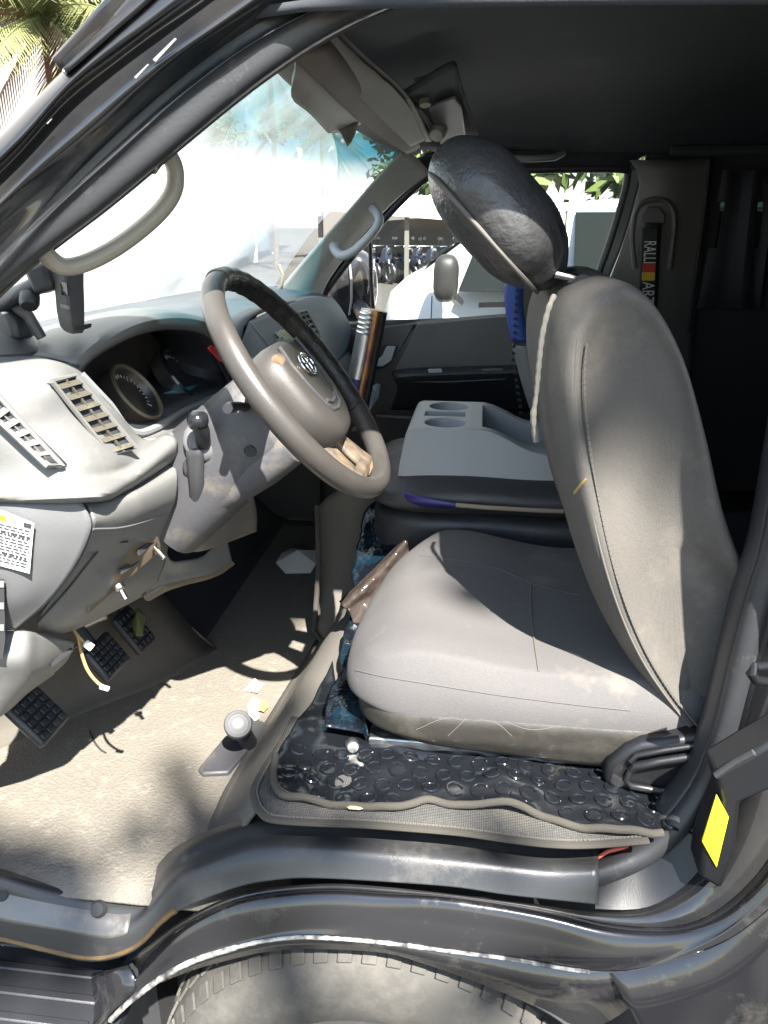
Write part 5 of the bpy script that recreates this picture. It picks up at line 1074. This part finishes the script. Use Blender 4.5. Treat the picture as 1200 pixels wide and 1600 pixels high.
cpan('door_window', [(1.0,1.258),(1.0,1.628),(1.50,1.63),(1.50,1.25)], 'carglass')
cpan('door_window', [(1.62,1.25),(1.62,1.63),(1.90,1.63),(1.86,1.25)], 'carglass')
cpan('door_window', [(2.3,1.25),(2.3,1.62),(3.5,1.58),(3.7,1.25)], 'carglass')
cpan('side_stripe', [(.56,1.205),(1.5,1.255),(1.5,1.285),(.56,1.235)], 'ink', .004, .005) if False else None
cpan('side_stripe', [(.545,1.185),(1.0,1.20),(1.0,1.228),(.545,1.21)], 'decal', .004, .004)
cpan('side_stripe', [(.545,1.105),(1.0,1.155),(1.0,1.185),(.545,1.14)], 'decal', .004, .004)
cpan('door_seam', [(.30,.5),(.306,.5),(.316,1.24),(.31,1.24)], 'mirrorgrey', .004, .003)
cpan('door_seam', [(.955,.5),(.962,.5),(.962,1.64),(.955,1.64)], 'mirrorgrey', .004, .003)
cpan('roof_gutter', [(.8,1.642),(3.6,1.642),(3.6,1.65),(.8,1.65)], 'mirrorgrey', .004, .006)
fin('windscreen', prism([Vector((CX+a, CY+y, b)) for a, b, y in ((.24,1.365,.16),(.56,1.588,.26),(.56,1.588,1.44),(.24,1.365,1.54))], (-.006,0,.008)), M['carglass'], car)
mrr = sbox(-.06,.06,-.09,.09,-.11,.11,(.05,.06,.06),6)
mc = W(697, 435, Y=3.9)
for v in mrr.verts: v.co = Vector((mc.x + v.co.x + .02*v.co.z, mc.y + v.co.y, mc.z + v.co.z))
cm = fin('side_mirror', mrr, M['mirrorgrey'], car, sub=1)
fin('mirror_foot', tube([mc+Vector((.03,.02,-.08)), mc+Vector((.06,.14,-.12))], .025, 8), M['mirrorgrey'], cm)
for x in (.72, 3.4):
    for y in (.10, 1.6):
        wh = fin('wheel', lathe([(.18,-.09),(.3,-.1),(.34,-.07),(.345,0),(.34,.07),(.3,.1),(.18,.09)], 36, frame((CX+x, CY+y, .345), (0, 1, 0))), M['black'], car)
        fin('rim', lathe([(.001,-.06),(.05,-.07),(.16,-.05),(.2,-.085)], 24, frame((CX+x, CY+y-(.01), .345), (0, 1, 0)), caps=False), M['steel'], wh)
for y in (.12, 1.35): fin('headlight', sbox(CX-.01, CX+.12, CY+y, CY+y+.25, .72, .9, .03, 3), M['carglass'], car)
# shed roof with motorbikes parked in its shade
s0, s1 = W(556, 355, Y=23.0), W(662, 378, Y=23.0); shx = W(500, 440, Y=24).x
SH = thing('bike_shed', (s0.x+3, 25, 0), 'open parking shed with a flat pale roof behind the motorbikes', 'shed')
fin('shed_roof', prism([Vector((shx, 22.2, 1.98)), Vector((shx+5.6, 22.8, 1.56)), Vector((shx+5.6, 22.8, 1.68)), Vector((shx, 22.2, 2.12))], (.6, 4.5, .5)), M['roof'], SH)
fin('shed_annex', prism([Vector((shx+3.0, 26.6, 2.25)), Vector((shx+6.5, 26.2, 1.9)), Vector((shx+6.5, 26.2, 2.05)), Vector((shx+3.0, 26.6, 2.45))], (.6, 3, .3)), M['roof'], SH)
fin('shed_wall', box((shx+4, 27.5, 1.1), (9, .2, 2.2)), M['dkwall'], SH)
for k in range(3): fin('shed_post', box((shx+.3+2.4*k, 22.8, .9), (.12, .12, 1.8)), M['dkwall'], SH)
ub = W(607, 368, Y=58.0)
UB = thing('white_house', (ub.x, 60, 0), 'white two storey house with balconies rising behind the bike shed', 'house')
uz = W(607, 338, Y=58).z
fin('wall', box((ub.x, 60, uz/2), (3.2, 4, uz)), M['wall'], UB)
fin('roof', box((ub.x, 60, uz+.06), (3.6, 4.4, .12)), M['roof'], UB)
fin('balcony', box((ub.x+1.3, 57.6, uz*.62), (1.2, .8, .12)), M['wall'], UB)
for k in range(3): fin('window', box((ub.x-1+.9*k, 57.985, uz*.75), (.5, .05, .7)), M['carglass'], UB)
# motorbike: one built with its parts, then copied
def torus(c, R0_, r0, nrm, bm=None):
    f = frame(c, nrm); return tube([f @ Vector((R0_*math.cos(2*math.pi*k/24), R0_*math.sin(2*math.pi*k/24), 0)) for k in range(25)], r0, 8, caps=False, bm=bm)
def motorbike():
    t = thing('motorbike', (0, 0, 0), '', 'motorbike', 'motorbikes parked in the shade of the shed')
    for x in (-.62, .62):
        wh = fin('wheel', torus((x, 0, .29), .24, .05, (0, 1, 0)), M['black'], t); bm = bmesh.new()
        for k in range(6): box((x, 0, .29), (.44, .02, .02), bm, Matrix.Rotation(k*math.pi/6, 3, 'Y'))
        fin('spokes', bm, M['steel'], wh)
    fin('seat', sbox(-.62,.10,-.12,.12,.72,.84,(.08,.06,.05),4), M['leather'], t)
    fin('fairing', loft([[Vector((x, y*k, z)) for y, z in ((-.14,z0),(-.10,z1),(.10,z1),(.14,z0),(.08,z0-.15),(-.08,z0-.15))] for x, k, z0, z1 in ((-.55,.5,.55,.72),(-.2,1,.52,.70),(.15,.9,.45,.60),(.40,1.2,.65,.95),(.55,.8,.75,1.0))]), M['bike'], t, bevel=.02)
    fin('engine', sbox(-.2,.22,-.13,.13,.22,.48,.05,3), M['steel'], t)
    fin('fork', tube([Vector((.62,0,.29)), Vector((.48,0,.8)), Vector((.42,0,1.02))], .035, 8), M['steel'], t)
    fin('handlebar', tube([Vector((.30,-.36,1.02)), Vector((.40,-.12,1.03)), Vector((.40,.12,1.03)), Vector((.30,.36,1.02))], .016, 8), M['chrome'], t)
    fin('headlight', lathe([(.02,-.06),(.08,-.03),(.085,.02),(.07,.04),(.001,.05)], 16, frame((.56,0,.9), (1,0,-.1))), M['chrome'], t)
    fin('exhaust', tube([Vector((-.05,.14,.3)), Vector((-.4,.16,.3)), Vector((-.8,.17,.4))], [.03,.045,.05], 8), M['chrome'], t)
    for s_ in (-1, 1):
        h = fin('mirror', lathe([(.001,.01),(.05,.005),(.05,-.01)], 12, frame((.30, s_*.30, 1.22), (-1, 0, .2))), M['chrome'], t)
        fin('mirror_stem', tube([Vector((.34, s_*.25, 1.03)), Vector((.31, s_*.29, 1.2))], .007, 6), M['black'], h)
    return t
mb0 = motorbike()
def dup(t):
    r_ = t.copy(); COL.objects.link(r_)
    for ch in list(t.children):
        c = ch.copy(); COL.objects.link(c); c.parent = r_
        for g_ in ch.children:
            d = g_.copy(); COL.objects.link(d); d.parent = c
    return r_
random.seed(4); nb = 7
words = ['first', 'second', 'third', 'fourth', 'fifth', 'sixth', 'seventh']
for k in range(nb):
    t = mb0 if k == nb-1 else dup(mb0); q = W(572+23*k, 441+.8*k, Z=0)
    t.location = (q.x + random.uniform(-.06, .06), q.y + random.uniform(-.1, .1), 0); t.rotation_euler = (R(-9)*.0, 0, R(-50) + random.uniform(-.15, .15))
    t['label'] = 'dark motorbike leaning under the shed roof, %s from the left of the row' % words[k]
# long pale building seen through the windscreen
ea, eb = W(262, 276, Z=2.45), W(462, 333, Z=2.45); ed_ = (eb-ea).normalized(); ea = ea - ed_*5; en = Vector((-ed_.y, ed_.x, 0))
if en.x > 0: en = -en
LB = thing('long_building', (ea.x, ea.y, 0), 'long pale building with a deep eave seen through the windscreen', 'building')
Ln = (eb-ea).length
def lbp(s_, o_, z): return ea + ed_*s_ + en*o_ + Vector((0, 0, z-2.45))
fin('wall', prism([lbp(0, 1.6, 0), lbp(Ln, 1.6, 0), lbp(Ln, 7, 0), lbp(0, 7, 0)], (0, 0, 2.5)), M['wall'], LB)
fin('roof', prism([lbp(0, 0, 2.38), lbp(0, 0, 2.50), lbp(0, 5, 3.5), lbp(0, 9, 2.5), lbp(0, 9, 2.38)], ed_*Ln), M['roof'], LB)
for k in range(4): c = lbp(3.5+Ln*k/5, .5, 1.2); fin('column', box(c, (.3, .3, 2.4)), M['wall'], LB)
for k in range(9):
    s_ = 3.5+Ln*k/9; fin('window', prism([lbp(s_, 1.58, .9), lbp(s_+1.8, 1.58, .9), lbp(s_+1.8, 1.58, 1.9), lbp(s_, 1.58, 1.9)], en*-.03), M['carglass'], LB)
# red car at the kerb ahead
RC = thing('parked_car', (-6.0, 8.2, 0), 'red car parked ahead, just showing under the phone holder arm', 'car')
rcp = [(-2.0,.35),(-2.0,.75),(-1.2,.9),(-.6,1.38),(.7,1.40),(1.3,.95),(2.0,.85),(2.0,.35)]
fin('body', loft([[Vector((-6.0+y, 8.2+a*1.0, b)) for a, b in [(a_*k, b_) for a_, b_ in rcp]] for y, k in ((-.85,.97),(-.8,1),(.8,1),(.85,.97))]), M['redcar'], RC, bevel=.05)
for s_ in (-.855, .855): fin('side_window', prism([Vector((-6.0+s_, 8.2+a, b)) for a, b in ((-1.0,.95),(-.52,1.3),(.62,1.32),(1.05,.97))], (.01, 0, 0)), M['carglass'], RC)
for y in (-1.25, 1.3):
    for s_ in (-.8, .8): fin('wheel', lathe([(.16,-.08),(.29,-.09),(.31,0),(.29,.09),(.16,.08)], 24, frame((-6.0+s_, 8.2+y, .31), (1, 0, 0))), M['black'], RC)

# trees -------------------------------------------------------------
def leaf_cloud(blobs, n, size, bm, seed=1, gaps=()):
    rnd = random.Random(seed)
    for _ in range(n):
        c, r_ = rnd.choice(blobs); d = Vector((rnd.gauss(0, 1), rnd.gauss(0, 1), rnd.gauss(0, 1))).normalized()*(rnd.random()**.45)
        p = Vector(c) + Vector((d.x*r_[0], d.y*r_[1], d.z*r_[2])); s_ = size*rnd.uniform(.6, 1.4)
        a = Vector((rnd.gauss(0, 1), rnd.gauss(0, 1), rnd.gauss(0, 1))).normalized(); b = a.orthogonal().normalized()
        if any((p-g_-sd*(p-g_).dot(sd)).length < q_ for g_, q_ in gaps): continue
        vs = [bm.verts.new(p + a*s_), bm.verts.new(p + b*s_*.45), bm.verts.new(p - a*s_*.8), bm.verts.new(p - b*s_*.45)]
        bm.faces.new(vs)
    return bm
def tree(loc, h, blobs, n, size, label, seed, mt='leaf', group=None, extra=(), gaps=()):
    t = thing('leafy_tree', loc, label, 'tree', group); L0_ = Vector(loc); rnd = random.Random(seed)
    bm = tube([L0_, L0_+Vector((.1, .05, h*.35)), L0_+Vector((-.05, .1, h*.7))], [h*.035, h*.027, h*.014], 10)
    for c, r_ in blobs:
        s0 = L0_+Vector((0, 0, h*rnd.uniform(.35, .65))); e = L0_+Vector(c); tube([s0, s0.lerp(e, .5)+Vector((0, 0, .15)), e], [h*.012, h*.008, h*.003], 6, bm=bm)
    fin('trunk', bm, M['bark'], t)
    bmc = leaf_cloud([(L0_+Vector(c), r_) for c, r_ in blobs], n, size, bmesh.new(), seed, gaps)
    for i_, (c, r_, k_) in enumerate(extra): leaf_cloud([(L0_+Vector(c), r_)], k_, size*.8, bmc, seed+i_)
    fin('crown', bmc, M[mt], t, smooth=False)
    return t
def blobs_(rx, ry, z, rz, n, seed, br):
    rnd = random.Random(seed); o = []
    for _ in range(n):
        a = rnd.uniform(0, 6.283); q = rnd.random()**.5
        o.append(((rx*q*math.cos(a), ry*q*math.sin(a), z+rnd.uniform(-rz, rz)), (br*rnd.uniform(.7, 1.2),)*2+(br*rnd.uniform(.5, .8),)))
    return o
# the tree whose shade dapples the cab: overhead, toward the sun
sd = -SUN_TRAVEL
tc_ = Vector((-.15, 1.0, 1.0)) + sd*8.6
bt_ = Vector((tc_.x+1.6, tc_.y-1.6, 0))
CL = [(tuple(Vector(q) + sd*8.6 - bt_), (r_, r_, r_*.6), k_) for q, r_, k_ in (((.16, .93, 1.43), .20, 7), ((-.48, .90, .68), .18, 6), ((-.25, .80, .74), .14, 5), ((.15, .80, .82), .18, 5), ((-.66, .82, .68), .14, 5))]  # added leaf clumps set along sun rays to shade backrest, floor and sill
tree(tuple(bt_), 9.6, [b_ for b_ in blobs_(2.3, 2.3, tc_.z+.1, .6, 26, 31, .62)] , 400, .145, 'shade tree leaning over the open door of the van', 41, extra=CL, gaps=[(Vector(q), r_) for q, r_ in (((-.52, .86, 1.34), .24), ((-.42, .98, 1.21), .18), ((-.10, 1.12, .99), .20), ((.22, .94, 1.12), .14), ((-.62, .98, .68), .16))])  # gaps leave out leaves along sun rays so dash and seat stay lit
for i, (x, y, hh, lab) in enumerate(((-1.0, 34, 8.0, 'dense dark tree rising behind the bike shed roof'), (4.2, 17, 6.5, 'green tree showing over the roof of the white car'), (10.5, 26, 9.0, 'broad tree at the far right beyond the white car'), (-14.0, 46, 7.5, 'bushy tree behind the far end of the long building'))):
    tree((x, y, 0), hh, blobs_(3.6, 2.2, hh*.55, hh*.36, 22, 60+i, 1.3), 3000, .26, lab, 80+i)
def palm(loc, h, label, seed, nf=26, fl=2.4):
    t = thing('palm_tree', loc, label, 'palm', 'palms around the parking place'); L0_ = Vector(loc); rnd = random.Random(seed)
    fin('trunk', tube([L0_, L0_+Vector((.1, 0, h*.5)), L0_+Vector((.05, .1, h))], [.11, .09, .08], 10), M['bark'], t)
    bms = [bmesh.new(), bmesh.new()]; top = L0_+Vector((.05, .1, h))
    for k in range(nf):
        a = 6.283*k/nf + rnd.uniform(-.2, .2); e = rnd.uniform(-.9, 1.1); dry = e < -.45; bm = bms[1 if dry else 0]
        l_ = fl*rnd.uniform(.8, 1.1); pts_ = []
        for q in range(9):
            s_ = q/8; r_ = l_*s_*math.cos(e*(1-.25*s_)); z = l_*s_*math.sin(e) - .9*s_*s_*l_*.45
            pts_.append(top + Vector((math.cos(a)*r_, math.sin(a)*r_, z)))
        tube(pts_, [.02*(1-.8*q/8) for q in range(9)], 5, bm=bm)
        sd_ = Vector((-math.sin(a), math.cos(a), 0))
        for q in range(1, 40):
            s_ = q/40; i_ = min(int(s_*8), 7); p = pts_[i_].lerp(pts_[i_+1], s_*8-i_); ll = .55*math.sin(math.pi*min(1, s_*.9+.08))
            d = (pts_[i_+1]-pts_[i_]).normalized()
            for sg in (-1, 1):
                tip = p + (sd_*sg*.75 + d*.5 + Vector((0, 0, -.55+rnd.uniform(-.2, .1)))).normalized()*ll
                vs = [bm.verts.new(p - d*.018), bm.verts.new(p + d*.018), bm.verts.new(tip)]; bm.faces.new(vs)
    fin('crown', bms[0], M['palm'], t, smooth=False); fin('dry_fronds', bms[1], M['dryleaf'], t, smooth=False)
    return t
palm(tuple(Vector((W(60, 40, Y=9).x, 9, 0))), W(60, 60, Y=9).z+.2, 'tall palm whose crown shows above the pillar at the upper left', 5, 34, 1.6)
palm((W(420, 150, Y=30).x, 30, 0), W(420, 95, Y=30).z, 'palm with drooping fronds seen through the top of the windscreen', 6, 36, 3.2)
palm((W(500, 230, Y=40).x, 40, 0), W(500, 205, Y=40).z, 'smaller palm behind the building, lower and beside the blue sun band', 7, 36, 3.0)
